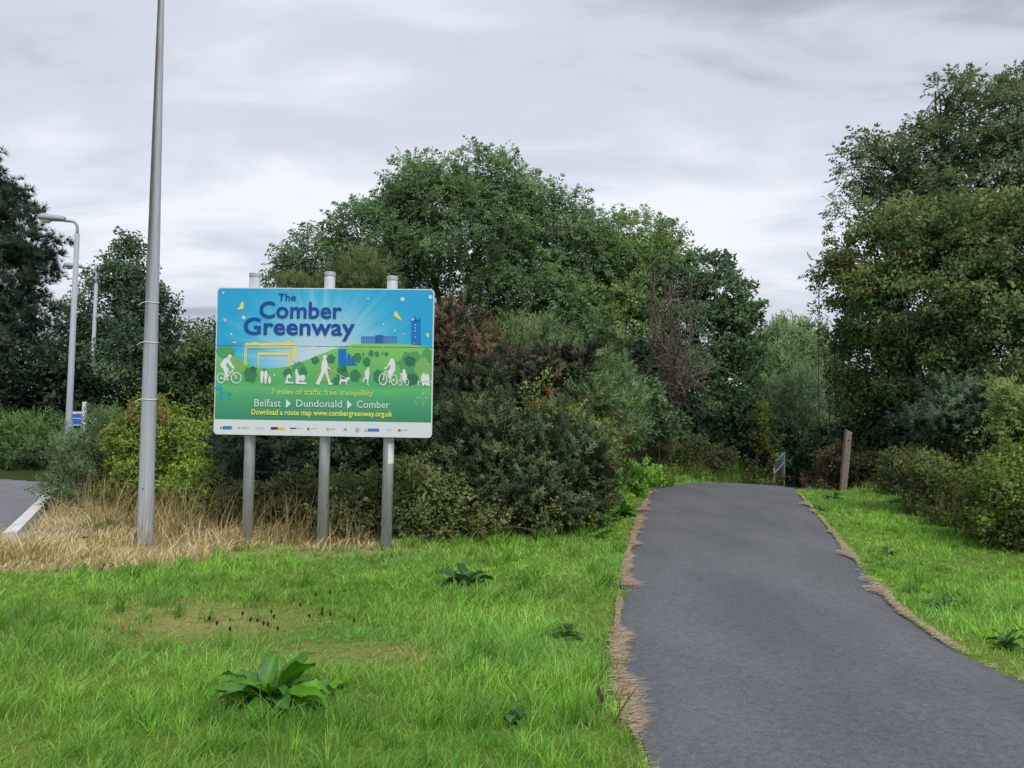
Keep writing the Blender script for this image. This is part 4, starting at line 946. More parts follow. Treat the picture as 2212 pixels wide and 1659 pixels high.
# -- beyond the crest
plant('willow_tree', 'light green feathery willow closing the view along the path', 'tree', 'willow', [(1705, 760, 62, 65, 33), (1680, 840, 60, 80, 32), (1750, 830, 50, 85, 33), (1640, 800, 40, 70, 33), (1700, 930, 80, 85, 32), (1655, 900, 45, 90, 32), (1785, 880, 45, 90, 33)], .47, WIL, trunk=.18, nl=26, up=.5, cover=3.2)
plant('willow_tree', 'grey green slender willow just behind the railing', 'tree', 'willow', [(1725, 870, 45, 75, 29), (1730, 950, 50, 65, 29)], .34, pal((76, 100, 70), (94, 118, 84), (108, 130, 94)), trunk=.1, nl=14, up=.5, cover=2.8)
plant('willow_tree', 'pale green distant willow glimpsed left of the tall roadside trees', 'tree', 'willow', [(1815, 880, 45, 75, 38), (1790, 940, 50, 60, 38), (1850, 930, 40, 60, 38)], .45, pal((88, 116, 74), (110, 138, 86), (124, 152, 98)), trunk=.12, nl=12, up=.4)
# -- right hand side
plant('ash_tree', 'tall sparse ash with greying leaves towering over the hawthorn', 'tree', 'ash', [(2130, 270, 95, 85, 22), (2030, 320, 80, 75, 22), (1960, 370, 90, 70, 22), (1880, 370, 70, 65, 22), (2230, 240, 100, 90, 22), (2120, 380, 120, 90, 21.6), (2240, 400, 110, 120, 22), (1990, 440, 100, 60, 21.5), (2060, 200, 40, 35, 22)], .28, pal((66, 84, 56), (82, 98, 64), (92, 98, 70), (72, 94, 60)), base=at(2110, 900, 22), trunk=.22, nl=90, cover=2.0, droop=.15, clump=.25, up=.2, fillp=.2, dome=.7)
plant('hawthorn_tree', 'dense rusty green hawthorn bulging over the right verge', 'tree', 'hawthorn', [(1890, 580, 95, 85, 20.4), (2010, 540, 120, 90, 19.6), (2120, 520, 110, 100, 18.6), (2220, 560, 110, 150, 17.6), (1870, 690, 85, 75, 20.4), (1980, 680, 130, 110, 19), (2120, 690, 120, 120, 17.6), (1880, 790, 75, 80, 20.4), (2000, 800, 110, 90, 19), (2150, 790, 110, 90, 17.4), (1870, 900, 60, 80, 20.6)], .212, HAW, base=at(2030, 1000, 19), trunk=.2, nl=60, cover=3.6, clump=.27, hollow=.6, fillp=.14, dome=.85)
plant('ash_saplings', 'thin leafy shoots on the left flank of the hawthorn', 'sapling', 'ash', [(1790, 600, 25, 40, 20.6), (1795, 700, 30, 55, 20.6), (1815, 800, 30, 60, 20.8), (1840, 480, 40, 45, 20.8)], .26, pal((70, 92, 60), (92, 114, 76)), nl=5, cover=1.3, parts=('foliage', 'stem'))
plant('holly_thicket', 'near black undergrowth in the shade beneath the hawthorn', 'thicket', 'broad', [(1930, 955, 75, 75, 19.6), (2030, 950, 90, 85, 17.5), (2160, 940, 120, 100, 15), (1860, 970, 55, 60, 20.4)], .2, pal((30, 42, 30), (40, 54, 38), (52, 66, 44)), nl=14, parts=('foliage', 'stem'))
plant('gorse_bush', 'blue green gorse bush with upright shoots under the hawthorn', 'bush', 'gorse', [(2060, 895, 75, 48, 13.3), (2030, 925, 55, 45, 13.3), (2110, 890, 60, 50, 13.2)], .27, GORSEB, nl=24, cover=4.2, matl=M_NEEDLE, parts=('foliage', 'stem'), up=.7)
plant('elder_shrub', 'pale drooping leafy elder branch hanging at the right hedge', 'shrub', 'ash', [(2195, 885, 40, 36, 11.4), (2160, 905, 26, 24, 11.4)], .17, pal((104, 124, 72), (124, 142, 88)), nl=12, cover=1.8, parts=('foliage', 'stem'), droop=.5)
plant('bramble_bush', 'yellow green bramble bush crowding the right edge of the verge', 'bush', 'bramble', [(2150, 1035, 65, 45, 10.6), (2205, 1000, 45, 40, 10.6), (2200, 1085, 80, 60, 9.9), (2290, 1050, 80, 90, 9.8)], .09, YEL + pal((96, 110, 50)), nl=44, parts=('foliage', 'stem'))
plant('bramble_patch', 'low dull brambles with straw stems left of the yellow green bramble', 'bramble', 'bramble', [(2060, 1040, 45, 30, 11.8), (2000, 1015, 50, 35, 13), (2110, 1075, 45, 35, 11), (2180, 1130, 55, 35, 10)], .09, pal((80, 100, 56), (100, 116, 66), (104, 98, 62)), nl=20, parts=('foliage', 'stem'))
plant('bramble_patch', 'bramble and dead stems tangled between the timber post and the gorse', 'bramble', 'bramble', [(1950, 1005, 50, 34, 16.2), (1880, 1010, 40, 26, 19.0)], .095, pal((78, 96, 58), (96, 106, 66), (96, 88, 60)), nl=26, parts=('foliage', 'stem'), cover=2.4)
plant('holly_thicket', 'dark undergrowth where the path disappears beyond the railing', 'thicket', 'broad', [(1700, 985, 70, 55, 29), (1780, 985, 60, 60, 27.5), (1640, 990, 50, 40, 27.5), (1760, 930, 50, 60, 30)], .3, pal((52, 70, 50), (66, 88, 58), (80, 104, 68)), nl=12, parts=('foliage', 'stem'))
plant('dead_bracken', 'brown bracken stems behind the leaning timber post', 'bracken', 'hawthorn', [(1795, 1000, 30, 25, 19.5), (1850, 1005, 40, 26, 19.3)], .17, pal((88, 76, 56), (104, 88, 64), (84, 88, 56)), nl=30, cover=1.8, parts=('foliage', 'stem'))
plant('hawthorn_bush', 'wide hawthorn hedge continuing the right verge beyond the yellow green bramble', 'hedge', 'hawthorn', [(2420, 1010, 130, 130, 9.6), (2600, 960, 170, 170, 10.5), (2380, 820, 150, 170, 14), (2620, 760, 200, 220, 14)], .2, HAW, nl=24, parts=('foliage', 'stem'), cover=2.2)
# far tree belt, one mass
V, Q, Tt, Cc, _, Nv = grow([(x, 905, 120, 62, 48 + rng.uniform(-3, 6)) for x in range(-500, 2800, 130)], 'broad', 1.0, pal((56, 76, 54), (72, 94, 62), (84, 106, 72)), 2.0)
tag(link('far_wood', npmesh('far_wood', V, [Q, Tt], Cc, normals=Nv), M_LEAF), 'distant belt of woodland beyond the trees', 'woodland', kind='stuff')

# bare twiggy tree
bt = at(1455, 960, 22.5); bt[2] = 0
t = thing('bare_tree', 'grey brown leafless tree with tangled twigs above the verge', 'tree', bt)
mb = MB(); tw = MB()
fk = at(1450, 850, 22.5) - bt
mb.tube([(0, 0, -.1), fk * .5 + np.array((.05, 0, 0)), fk], [.09, .075, .06], 8)
for i in range(46):
    e_ = at(rng.uniform(1385, 1535), rng.uniform(580, 850), 22.5 + rng.uniform(-1.6, 1.2)) - bt
    st = fk * rng.uniform(.6, 1.0); P = [st]
    for k in range(1, 8):
        s = k / 7; P.append(st * (1 - s) + e_ * s + np.array((0, 0, .5 * math.sin(s * 3) * .4)) + rng.normal(size=3) * .10)
    mb.tube(P, list(np.linspace(.028, .009, 8)), 5, False)
    for j in range(9):
        a = np.array(P[rng.integers(3, 8)]); d = nrm(rng.normal(size=3) + nrm(e_ - st) * .8); Pt = [a]
        for k in range(4): d = nrm(d + rng.normal(size=3) * .45); Pt.append(Pt[-1] + d * .16)
        tw.tube(Pt, [.009, .008, .007, .006, .005], 3, False)
mb.build('trunk', M_TWIG, t, True); o = tw.build('crown', M_TWIG, t); o['kind'] = 'stuff'

# ------------------------------------------------------------------ grass
def blades(x, y, h, w, lean, col_, mat_, name, label, segs=2, wind=(.25, .05), zoff=-.01, az=None):
    n = len(x); z = height(x, y) + zoff
    if az is None: az = rng.uniform(0, 2 * math.pi, n)
    ld = np.stack([np.cos(az), np.sin(az)], 1) * lean[:, None] + np.array(wind)
    sa = az + rng.uniform(.6, 2.5, n); sd_ = np.stack([np.cos(sa), np.sin(sa) * .5, 0 * sa], 1)
    base = np.stack([x, y, z], 1)
    rows = []
    for k in range(segs + 1):
        s = k / segs
        c = base + np.concatenate([ld * (h * s ** 1.8)[:, None], (h * (s - .25 * s * s * np.minimum(np.linalg.norm(ld, axis=1), 1.5)))[:, None]], 1)
        if k < segs:
            ww = (w * (1 - .45 * s))[:, None] * sd_ * .5
            rows += [c - ww, c + ww]
        else: rows.append(c)
    V = np.stack(rows, 1); v = V.shape[1]; st = np.arange(n)[:, None] * v
    q = np.concatenate([st + np.array([[2*k, 2*k+1, 2*k+3, 2*k+2]]) for k in range(segs - 1)]) if segs > 1 else []
    tr = st + np.array([[2*(segs-1), 2*(segs-1)+1, 2*segs]])
    g_ = np.linspace(.8, 1.15, v)[None, :, None]
    C = col_[:, None, :] * np.ones_like(g_)
    C = np.repeat(col_[:, None, :], v, 1)
    o = link(name, npmesh(name, V.reshape(-1, 3), [q, tr], C.reshape(-1, 3)), mat_)
    tag(o, label, 'grass', kind='stuff')
    global NTRI; NTRI += n * (2 * segs - 1)
    return o
def scatter(n, y0, y1, dens):
    """points in front of the viewer, denser near"""
    ys = []; xs = []
    while sum(map(len, ys)) < n:
        y = rng.uniform(y0, y1, n); x = rng.uniform(-1, 1, n) * (.72 * y + 1.2)
        k = rng.random(n) < dens(y) * (.72 * y + 1.2) / ((.72 * y1 + 1.2))
        ys.append(y[k]); xs.append(x[k])
    return np.concatenate(xs)[:n], np.concatenate(ys)[:n]
dn_ = lambda y: np.minimum(1, (5 / y) ** 1.5)
ux_, uy_ = scatter(195000, 2.3, 24, dn_)
cx_, cy2 = scatter(9500, 2.3, 24, dn_)                     # tufts: blades fan out from a common root
TB = 20
ang = rng.uniform(0, 2 * math.pi, len(cx_) * TB); rad_ = abs(rng.normal(size=len(cx_) * TB)) * np.repeat(rng.uniform(.015, .045, len(cx_)), TB)
gxs = np.concatenate([ux_, np.repeat(cx_, TB) + np.cos(ang) * rad_]); gys = np.concatenate([uy_, np.repeat(cy2, TB) + np.sin(ang) * rad_])
gaz = np.concatenate([rng.uniform(0, 2 * math.pi, len(ux_)), ang])
tid = np.concatenate([np.full(len(ux_), -1), np.repeat(np.arange(len(cx_)), TB)])
STRAW_L = np.array([gp(*p)[:2] for p in [(1360,1659),(1345,1600),(1322,1520),(1310,1440),(1322,1350),(1333,1280),(1350,1200),(1375,1110),(1405,1056)]])
edge = np.vstack([pls, prs])
def path_dist(x, y):
    d = np.full(len(x), 9.0)
    for P in (pls, prs):
        for i in range(0, len(P), 3):
            d = np.minimum(d, np.hypot(x - P[i, 0], y - P[i, 1]))
    return d
pd_ = path_dist(gxs, gys)
lawn_edge = [gp(*p)[:2] for p in [(-300,1250),(0,1238),(200,1232),(420,1213),(530,1180),(690,1186),(850,1174),(1000,1145),(1080,1140),(1180,1115),(1290,1080),(1330,1050),(1380,1010)]]
LAWN = np.array(lawn_edge + [(2.2, 26.0), (6.6, 26.0), (7.4, 21.5)] + [gp(*p)[:2] for p in [(1790,1030),(1850,1040),(1950,1048),(2040,1085),(2110,1120),(2212,1175),(2400,1230)]] + [(14, 3.0), (9, 1.0), (-9, 1.0), (-14, 6)])
DOCKS = [(gp(590, 1516), .24), (gp(1002, 1258), .16), (gp(1228, 1372), .1), (gp(1108, 1545), .1)]
dk = np.zeros(len(gxs), bool)
for c_, r_ in DOCKS: dk |= (np.hypot(gxs - c_[0], (gys - c_[1]) * 1.0) < r_) & (rng.random(len(gxs)) < .75)
ok = ~dk & inpoly(gxs, gys, LAWN) & ~inpoly(gxs, gys, PATH_POLY) & (pd_ > .07 * vnoise(gxs, gys, .4, 9) ** 2)
gxs, gys, pd_, gaz, tid = gxs[ok], gys[ok], pd_[ok], gaz[ok], tid[ok]
is_t = tid >= 0
th_ = np.where(is_t, rng.uniform(.7, 1.75, len(cx_))[tid], 1.0); tcol = np.where(is_t, rng.uniform(.0, 1.0, len(cx_))[tid], rng.random(len(tid)))
n = len(gxs)
tuft = vnoise(gxs, gys, .55, 1) * .6 + vnoise(gxs, gys, .22, 2) * .4
patch = vnoise(gxs, gys, 1.4, 4)
hgt = (.042 + .105 * tuft ** 1.7) * rng.uniform(.55, 1.35, n) * th_
hgt *= np.where(gys < 6.5, 1.0, .85) * np.clip(.45 + pd_ * 2.2, .45, 1)
wid = np.maximum(.0046, .00115 * gys) * rng.uniform(.7, 1.3, n)
ga = pal((86, 138, 50), (112, 158, 60), (138, 174, 80), (98, 150, 70), k=1.38)
ti = np.clip(patch * 1.0 - .2 + .45 * tcol + rng.normal(size=n) * .16, 0, .999) * 3
i0 = ti.astype(int); fr = (ti - i0)[:, None]; ga = np.array(ga)
gcol = ga[i0] * (1 - fr) + ga[i0 + 1] * fr
gcol *= rng.uniform(.82, 1.16, (n, 1)) * (.72 + .5 * tcol)[:, None] * (.78 + .44 * vnoise(gxs, gys, .9, 55))[:, None]
# straw coloured blades, and the two sun-dried patches in the lawn
def ell(u, v, ru, rv):
    c = gp(u, v); a = gp(u + ru, v); b = gp(u, v - rv)
    return np.exp(-(((gxs - c[0]) / (a[0] - c[0])) ** 2 + ((gys - c[1]) / (b[1] - c[1])) ** 2) ** 1.5)
dryf = 1.3 * ell(375, 1338, 160, 40) + .8 * ell(540, 1345, 130, 34) + .9 * ell(770, 1408, 220, 26) + .5 * ell(1155, 1252, 80, 10) + .4 * ell(1310, 1252, 40, 8)
dryf = dryf * (.5 + vnoise(gxs, gys, .18, 8)) + np.clip(.28 - pd_, 0, .3) * 1.6
isdry = rng.random(n) < np.clip(dryf * (.35 + .9 * vnoise(gxs, gys, .3, 77)), 0, .85) + .07
gcol[isdry] = np.array(pal((204, 184, 128), (190, 172, 112), (168, 162, 86), k=.9))[rng.integers(0, 3, isdry.sum())] * rng.uniform(.7, 1.2, (isdry.sum(), 1))
hgt[isdry] *= .7; hgt *= np.clip(1 - .5 * dryf, .45, 1)
ln_ = rng.uniform(.2, 1.35, n); nb = gys < 7.5
blades(gxs[nb], gys[nb], hgt[nb], wid[nb], ln_[nb], gcol[nb], M_GRASS, 'lawn_grass', 'bright green rough grass of the near lawn and verge', 2, (.12, -.04), az=gaz[nb])
nb = ~nb
blades(gxs[nb], gys[nb], hgt[nb], wid[nb], ln_[nb], gcol[nb], M_GRASS, 'verge_lawn', 'shorter bright green grass further back beside the path and sign', 2, (.12, -.04), az=gaz[nb])
# longer flopped tufts near the viewer and along the path
tn = 900
tx, ty = scatter(tn, 2.6, 11, lambda y: np.minimum(1, (5 / y) ** 1.2))
k = inpoly(tx, ty, LAWN) & ~inpoly(tx, ty, PATH_POLY) & (path_dist(tx, ty) > .12) & (vnoise(tx, ty, 1.2, 31) > .42)
tx, ty = tx[k], ty[k]
m_ = 26
px_ = np.repeat(tx, m_) + rng.normal(size=len(tx) * m_) * .035; py_ = np.repeat(ty, m_) + rng.normal(size=len(tx) * m_) * .035
hh = np.repeat(rng.uniform(.12, .24, len(tx)), m_) * rng.uniform(.5, 1.2, len(px_))
tc_ = np.repeat(np.array(pal((92, 142, 50), (110, 156, 58), (134, 174, 80), (104, 152, 66), k=.95))[rng.integers(0, 4, len(tx))], m_, 0) * rng.uniform(.75, 1.25, (len(px_), 1))
blades(px_, py_, hh, np.maximum(.006, .0012 * py_) * rng.uniform(.8, 1.3, len(px_)), rng.uniform(.3, 1.1, len(px_)), tc_, M_GRASS, 'grass_tufts', 'longer flopping tufts of green grass in the lawn', 3)

# dry grass between the lawn and the hedge
def in_region(n, P):
    lo_, hi_ = P.min(0), P.max(0); X, Y = [], []
    while sum(map(len, X)) < n:
        x = rng.uniform(lo_[0], hi_[0], n * 2); y = rng.uniform(lo_[1], hi_[1], n * 2); k = inpoly(x, y, P); X.append(x[k]); Y.append(y[k])
    return np.concatenate(X)[:n], np.concatenate(Y)[:n]
DRYP = np.array([gp(*p)[:2] for p in [(-260,1165),(60,1150),(140,1090),(300,1080),(520,1085),(700,1110),(1000,1110),(1055,1140),(1040,1150),(850,1186),(690,1194),(600,1180),(530,1186),(420,1214),(200,1234),(0,1240),(-300,1250)]])
dxs, dys = in_region(36000, DRYP)
n = len(dxs)
fx = np.clip((dxs - gp(480, 1190)[0]) / 1.0, 0, 1)      # towards the sign the straw thins and greens
kp = rng.random(n) < (1 - .3 * fx) * np.clip(vnoise(dxs, dys, .35, 22) * 2.2 - .2, .15, 1)
dxs, dys, fx = dxs[kp], dys[kp], fx[kp]; n = len(dxs)
dc = np.array(pal((214, 196, 150), (200, 178, 130), (224, 210, 170), (190, 168, 124), (164, 160, 104), k=1.05))[rng.integers(0, 5, n)] * rng.uniform(.7, 1.2, (n, 1))
gr = rng.random(n) < .08 + .2 * fx + .35 * (vnoise(dxs, dys, .8, 23) > .62)
dc[gr] = lin(112, 130, 58, .75) * rng.uniform(.7, 1.2, (gr.sum(), 1))
dh = (.10 + .5 * vnoise(dxs, dys, .45, 6) ** 1.4) * rng.uniform(.5, 1.2, n)
front = np.clip((np.interp(dxs, [p[0] for p in DRYP[:8][::1]], [p[1] for p in DRYP[:8]]) - dys) / 1.5, 0, 1)
dh *= np.clip(1.15 - .5 * front, .5, 1.2)
blades(dxs, dys, dh, np.full(n, .009) * rng.uniform(.6, 1.3, n), rng.uniform(.2, 1.5, n), dc, M_STRAW, 'dry_grass', 'tall straw coloured dead grass at the foot of the hedge and sign', 3, (.16, -.08))
# standing dead stalks with seed heads among the brambles
sx_, sy_ = in_region(2400, np.array([gp(*p)[:2] for p in [(120,1100),(300,1085),(700,1110),(1060,1120),(1050,1150),(700,1185),(300,1180)]]))
n = len(sx_)
blades(sx_, sy_, rng.uniform(.25, .85, n), np.full(n, .0075), rng.uniform(.05, .8, n), np.array(pal((200, 180, 136), (176, 152, 110), (140, 124, 88), k=.9))[rng.integers(0, 3, n)], M_STRAW, 'dead_stalks', 'tall dead stalks standing up in front of the brambles', 4, (.12, 0))
# brown stalks on the right verge below the hedge
rx_, ry_ = in_region(1800, np.array([gp(*p)[:2] for p in [(1790,1025),(1880,1020),(2000,1040),(2120,1110),(2212,1165),(2212,1180),(2100,1125),(1980,1065),(1850,1045)]]))
n = len(rx_)
blades(rx_, ry_, rng.uniform(.2, .6, n), np.full(n, .014), rng.uniform(.1, .7, n), np.array(pal((164, 140, 100), (130, 112, 78), (110, 120, 64), k=.7))[rng.integers(0, 3, n)], M_STRAW, 'verge_stalks', 'dull brown and green stalks along the foot of the right hedge', 3, (-.1, 0))
bx_, by_ = in_region(16000, np.array([(2.0, 17.2), (3.3, 17.0), (3.7, 18.9), (5.2, 20.6), (7.0, 22.6), (9.0, 26), (9, 29), (2.5, 29), (1.2, 20)]))
n = len(bx_)
blades(bx_, by_, rng.uniform(.1, .34, n), np.full(n, .026) * rng.uniform(.6, 1.2, n), rng.uniform(.2, 1.2, n), np.array(pal((92, 136, 50), (112, 150, 58), (84, 120, 48), (140, 146, 80), k=.85))[rng.integers(0, 4, n)] * rng.uniform(.7, 1.2, (n, 1)), M_GRASS, 'bank_grass', 'rough green grass on the bank beyond the crest of the path', 2)
bx_, by_ = in_region(9000, np.array([(6.9, 17.6), (8.3, 19.3), (9.9, 20.9), (12.5, 24.8), (14, 24), (13, 20), (10, 17), (8, 16.5)]))
n = len(bx_)
blades(bx_, by_, rng.uniform(.1, .3, n), np.full(n, .024) * rng.uniform(.6, 1.2, n), rng.uniform(.2, 1.2, n), np.array(pal((100, 142, 52), (120, 154, 60), (150, 150, 84), k=.85))[rng.integers(0, 3, n)] * rng.uniform(.7, 1.2, (n, 1)), M_GRASS, 'verge_grass', 'rough grass around the timber post and the bend', 2)
# straw clippings spilling over both edges of the path
X, Y, A_, Ln = [], [], [], []
for P, sg in ((pls, -1), (prs, 1)):
    m2 = P[:, 1] < 16.3
    P = P[m2]; sarc = np.concatenate(([0], np.cumsum(np.linalg.norm(np.diff(P, axis=0), axis=1))))
    s = rng.uniform(0, sarc[-1], 13000 if sg < 0 else 9000); s = s[rng.random(len(s)) < np.interp(s, [0, 6, sarc[-1]], [1, .8, .5])]
    s = s[rng.random(len(s)) < np.maximum(np.clip(vnoise(s, s * 0, .5, 41 + sg) * 2.6 - .6, .08, 1), np.where((s < 6.0) & (sg < 0), np.clip(vnoise(s, s * 0, .3, 66) * 1.9 - .25, .1, 1), 0))]
    px_, py_ = np.interp(s, sarc, P[:, 0]), np.interp(s, sarc, P[:, 1])
    tx_ = np.interp(s, sarc, np.gradient(P[:, 0])); ty_ = np.interp(s, sarc, np.gradient(P[:, 1])); nn = np.hypot(tx_, ty_)
    ox, oy = -ty_ / nn * sg * -1, tx_ / nn * sg * -1      # points outwards to the grass
    wv = .008 + .07 * vnoise(s, s * 0, .45, 12 + sg) * vnoise(s, s * 0, 1.9, 17 + sg) * 2 
    wv = wv * (.35 + 1.5 * vnoise(s, s * 0, .28, 91 + sg) ** 1.5)
    wv = wv * np.where(py_ < 8, 1.35 if sg < 0 else 1.1, .85)
    off = rng.normal(size=len(s)) * .5 * wv + .03 - wv * .55
    X.append(px_ + ox * off); Y.append(py_ + oy * off); A_.append(np.full(len(s), 0.0) + rng.normal(size=len(s)) * .45); Ln.append(.035 + wv * rng.uniform(.3, .9, len(s)))
X, Y, A_, Ln = map(np.concatenate, (X, Y, A_, Ln))
n = len(X); dvec = np.stack([np.cos(A_), np.sin(A_), 0 * A_], 1); svec = np.stack([-np.sin(A_), np.cos(A_), 0 * A_], 1)
wd = np.maximum(.0035, .0009 * Y)[:, None] * svec * .5
base = np.stack([X, Y, height(X, Y) + .03 + rng.uniform(0, .016, n)], 1)
tilt = np.stack([0 * X, 0 * X, rng.uniform(-.004, .012, n)], 1)
V = np.stack([base - dvec * Ln[:, None] / 2 - wd, base - dvec * Ln[:, None] / 2 + wd, base + dvec * Ln[:, None] / 2 + wd * .3 + tilt, base + dvec * Ln[:, None] / 2 - wd * .3 + tilt], 1)
sc = np.array(pal((206, 182, 158), (190, 164, 140), (218, 198, 174), (160, 140, 118), k=.95))[rng.integers(0, 4, n)] * rng.uniform(.75, 1.15, (n, 1))
tag(link('straw_clippings', npmesh('straw_clippings', V.reshape(-1, 3), [np.arange(n * 4).reshape(-1, 4)], np.repeat(sc, 4, 0)), M_STRAW), 'pinkish dead grass clippings lining both edges of the asphalt path', 'straw', kind='stuff')
NTRI += 2 * n

# ------------------------------------------------------------------ broad-leaved weeds in the lawn
M_DOCK = leafmat('dock_leaf', .3, .45, .35)
def dock_leaf(l, w, wav, el, bend, c):
    nu, nv = 11, 4; V = []; C = []; ph = rng.uniform(0, 6); x = z = 0.0
    for i in range(nu):
        s = i / (nu - 1); a_ = el - bend * s ** 1.3
        if i: x += l / (nu - 1) * math.cos(a_); z += l / (nu - 1) * math.sin(a_)
        ww = w * .5 * (.12 if s < .15 else max(.02, math.sin(math.pi * min(1, (s - .15) / .85 * .92 + .08)) ** .75))
        for j in range(nv + 1):
            t_ = 2 * j / nv - 1
            V.append((x, t_ * ww, z + abs(t_) * ww * .45 + wav * t_ * t_ * math.sin(i * 1.9 + ph + (j > 2) * 1.7)))
            C.append(c * (1.35 if j == 2 else rng.uniform(.85, 1.1)))
    st = (np.arange(nu - 1)[:, None] * (nv + 1) + np.arange(nv)[None]).ravel()
    return npmesh('leaf', V, [np.stack([st, st + 1, st + nv + 2, st + nv + 1], 1)], np.array(C), True)
def dock(u, v, n, l, label, cols, grp=None, w=.46, elr=(.05, .75)):
    b = gp(u, v); b[2] = float(height(b[:1], b[1:2])[0])
    t_ = thing('dock_plant', label, 'weed', b, grp)
    for i in range(n):
        ll = l * rng.uniform(.6, 1.15); c = lin(*cols[rng.integers(0, len(cols))], .8) * rng.uniform(.8, 1.15)
        o = link('leaf', dock_leaf(ll, ll * w * rng.uniform(.8, 1.2), ll * .035, rng.uniform(*elr), rng.uniform(.5, 1.3), c), M_DOCK, t_)
        o.rotation_euler = (rng.normal() * .2, rng.normal() * .2, 2 * math.pi * i / n + rng.normal() * .35)
        o.location = (rng.normal() * .03, rng.normal() * .03, .02)
    return t_
GD = [(92, 150, 36), (110, 166, 40), (78, 132, 40), (88, 136, 60)]
dock(590, 1520, 34, .33, 'large bright green dock plant with wavy leaves in the lawn', GD, w=.3, elr=(.15, 1.1))
dock(690, 1500, 7, .15, 'small dock rosette touching the large dock plant', GD)
dock(1002, 1262, 22, .24, 'dark green clump of leaves between the sign and the path', [(54, 96, 40), (66, 110, 46)])
dock(1228, 1372, 10, .14, 'low dark weed rosette beside the straw edge of the path', [(66, 110, 44), (82, 128, 52)])
dock(640, 1450, 4, .12, 'single pale leaved weed just behind the large dock plant', [(104, 150, 84)])
dock(1108, 1545, 10, .14, 'clump of small rounded leaves in the long grass', [(70, 118, 58), (86, 136, 70)])
dock(1340, 1115, 16, .3, 'leafy dark green weeds spilling beside the path below the gorse', [(66, 112, 46), (82, 130, 54)])
dock(1300, 1160, 9, .2, 'broad leaved weed on the bright verge left of the path', [(78, 126, 50), (92, 138, 56)])
dock(1420, 1030, 12, .3, 'leafy weeds on the verge at the crest, left of the path', [(82, 126, 52), (104, 140, 62)])
dock(1475, 1018, 10, .3, 'pale leafy weeds beyond the crest in front of the bracken', [(104, 138, 62), (122, 146, 74)])
dock(1800, 1080, 14, .26, 'bluish green weed clump near the foot of the timber post', [(84, 126, 72), (74, 118, 58)])
dock(1770, 1105, 10, .2, 'dark weeds at the right edge of the asphalt', [(66, 108, 46), (80, 122, 52)])
dock(1850, 1045, 9, .22, 'green weeds growing right of the timber post', [(92, 130, 56), (108, 140, 60)])
dock(1920, 1200, 8, .13, 'flat dark weed in the middle of the right verge', [(58, 100, 46)])
dock(2030, 1310, 10, .15, 'low dark weed beside the straw edge of the right verge', [(62, 106, 50), (74, 118, 52)])
dock(2180, 1400, 12, .16, 'leafy weed low in the right verge close to the path bend', [(62, 108, 50), (78, 124, 54)])
M_STEM = flat('green_stem', lin(98, 120, 62), .7, .2)
M_DEADL = flat('shrivelled_leaf', lin(72, 56, 44), .9, .1)
# dark seed heads dotted over the worn patch
for (u, v) in [(565, 1352), (605, 1345), (632, 1340), (660, 1342), (680, 1304), (672, 1310), (690, 1300), (598, 1358), (655, 1352), (480, 1362), (492, 1350), (505, 1368), (530, 1352), (548, 1362), (452, 1368), (430, 1352), (705, 1330), (728, 1348), (735, 1340), (580, 1370)]:
    b = gp(u + rng.normal() * 22, v + 14 + rng.normal() * 12); t_ = thing('clover_head', 'dark withered flower head on a thin stem in the worn lawn patch', 'flower head', b, 'withered flower heads in the lawn')
    h_ = rng.uniform(.06, .11); lx = rng.normal() * .02
    MB().tube([(0, 0, -.01), (lx * .4, 0, h_ * .5), (lx, 0, h_)], [.002, .002, .002], 5).build('stem', M_STEM, t_)
    MB().tube([(lx, 0, h_ - .004), (lx, 0, h_ + .006), (lx, 0, h_ + .018), (lx, 0, h_ + .026)], [.003, .0085, .0085, .003], 8).build('head', flat('withered_brown', lin(58, 40, 34), .9, .1) if 'withered_brown' not in bpy.data.materials else bpy.data.materials['withered_brown'], t_, True)
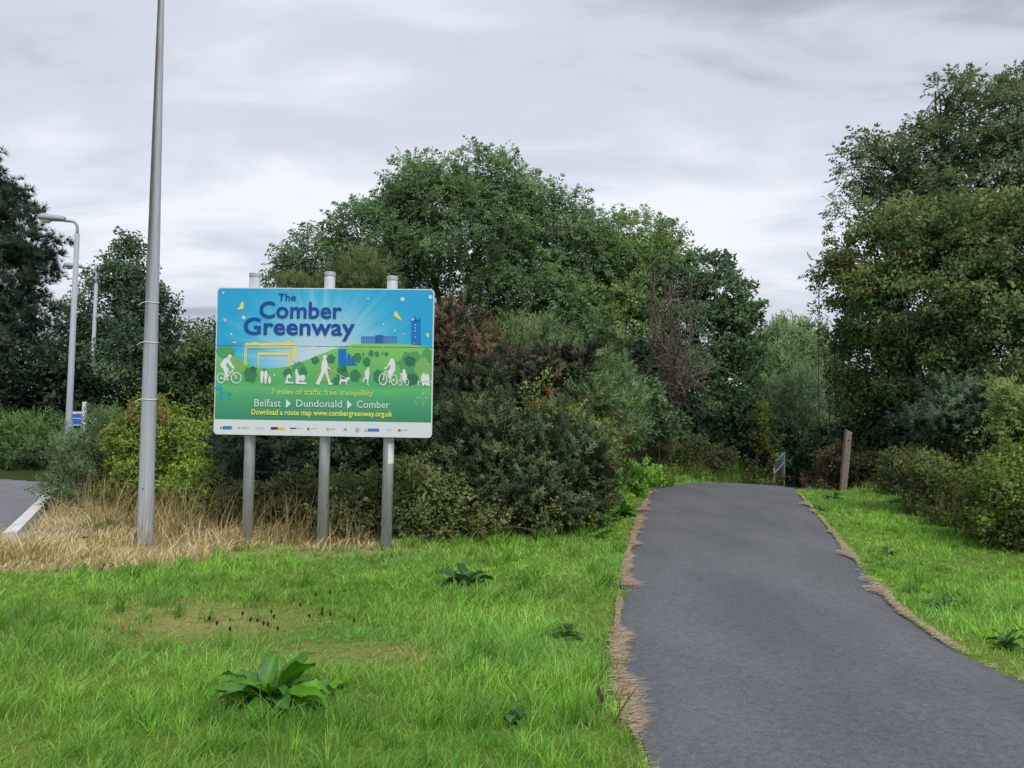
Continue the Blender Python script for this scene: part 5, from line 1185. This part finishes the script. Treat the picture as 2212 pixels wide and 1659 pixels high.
# twigs by the path
M_RT = flat('red_twig', lin(110, 62, 56), .8, .2)
b = gp(1322, 1562); e_ = at(1376, 1482, b[1])
t = thing('bare_twig', 'bare reddish twig leaning over the straw edge of the path', 'twig', b)
d_ = e_ - b
MB().tube([(0, 0, -.02), d_ * .35 + np.array((-.005, 0, -.01)), d_ * .7, d_], [.0045, .004, .003, .0015], 6).build('shoot', M_RT, t)
MB().tube([d_ * .3, d_ * .55 + np.array((-.03, 0, .03)), d_ * .75 + np.array((-.04, 0, .04))], [.003, .002, .0015], 5).build('side_shoot', M_RT, t)
MB().tube([d_ * .62, d_ * .8 + np.array((-.012, 0, .02))], [.002, .0012], 5).build('side_shoot', M_RT, t)
b = gp(1300, 1545); t = thing('withered_weed', 'short dark withered weed with shrivelled leaves near the bare twig', 'weed', b)
MB().tube([(0, 0, -.01), (-.01, 0, .06), (-.02, 0, .13)], [.004, .004, .002], 6).build('stalk', M_TWIG, t)
MB().add([(-.01, 0, .05), (.012, .0, .075), (.004, .004, .11), (-.018, 0, .1)], [(0, 1, 2, 3)]).build('leaf', M_DEADL, t)
MB().add([(-.02, 0, .09), (-.004, .0, .11), (-.014, .004, .15), (-.03, 0, .12)], [(0, 1, 2, 3)]).build('leaf', M_DEADL, t)
# scraps on the right verge
def stone(u, v, s, label, m_, name, cat):
    b = gp(u, v); me = MB(); P = nrm(rng.normal(size=(40, 3))) * np.array(s)
    import bmesh
    bm = bmesh.new(); [bm.verts.new(p * rng.uniform(.85, 1.1)) for p in P]; bmesh.ops.convex_hull(bm, input=bm.verts)
    bmesh.ops.delete(bm, geom=[v_ for v_ in bm.verts if not v_.link_faces], context='VERTS')
    mm = bpy.data.meshes.new(name); bm.to_mesh(mm); bm.free()
    o = link(name, mm, m_); o.location = (b[0], b[1], float(height(b[:1], b[1:2])[0]) + s[2] * .6); return tag(o, label, cat)
stone(1877, 1047, (.14, .12, .13), 'pale buff stone lying in the verge beside the timber post', flat('buff_stone', lin(190, 176, 150), .9, .1, var=.25, scale=12), 'stone', 'stone')
stone(1975, 1076, (.13, .09, .03), 'white scrap of litter on the grass below the gorse', M_WHITE, 'litter_scrap', 'litter')
for i, (u, v) in enumerate([(1498, 1012), (1532, 1016), (1518, 1018), (1790, 1008)]):
    b = at(u, v, 22.0); g0 = float(height(b[:1], b[1:2])[0]); t_ = thing('hogweed_flower', 'small white flower head in the rough grass beyond the crest', 'flower', (b[0], b[1], g0), 'white flowers beyond the crest')
    hh_ = max(.15, b[2] - g0)
    MB().tube([(0, 0, 0), (.01, 0, hh_)], [.006, .004], 5).build('stem', M_TWIG, t_)
    MB().tube([(.01, 0, hh_ - .01), (.01, 0, hh_ + .02), (.01, 0, hh_ + .035)], [.02, .09, .05], 9).build('umbel', M_WHITE, t_)
print('foliage triangles', NTRI)
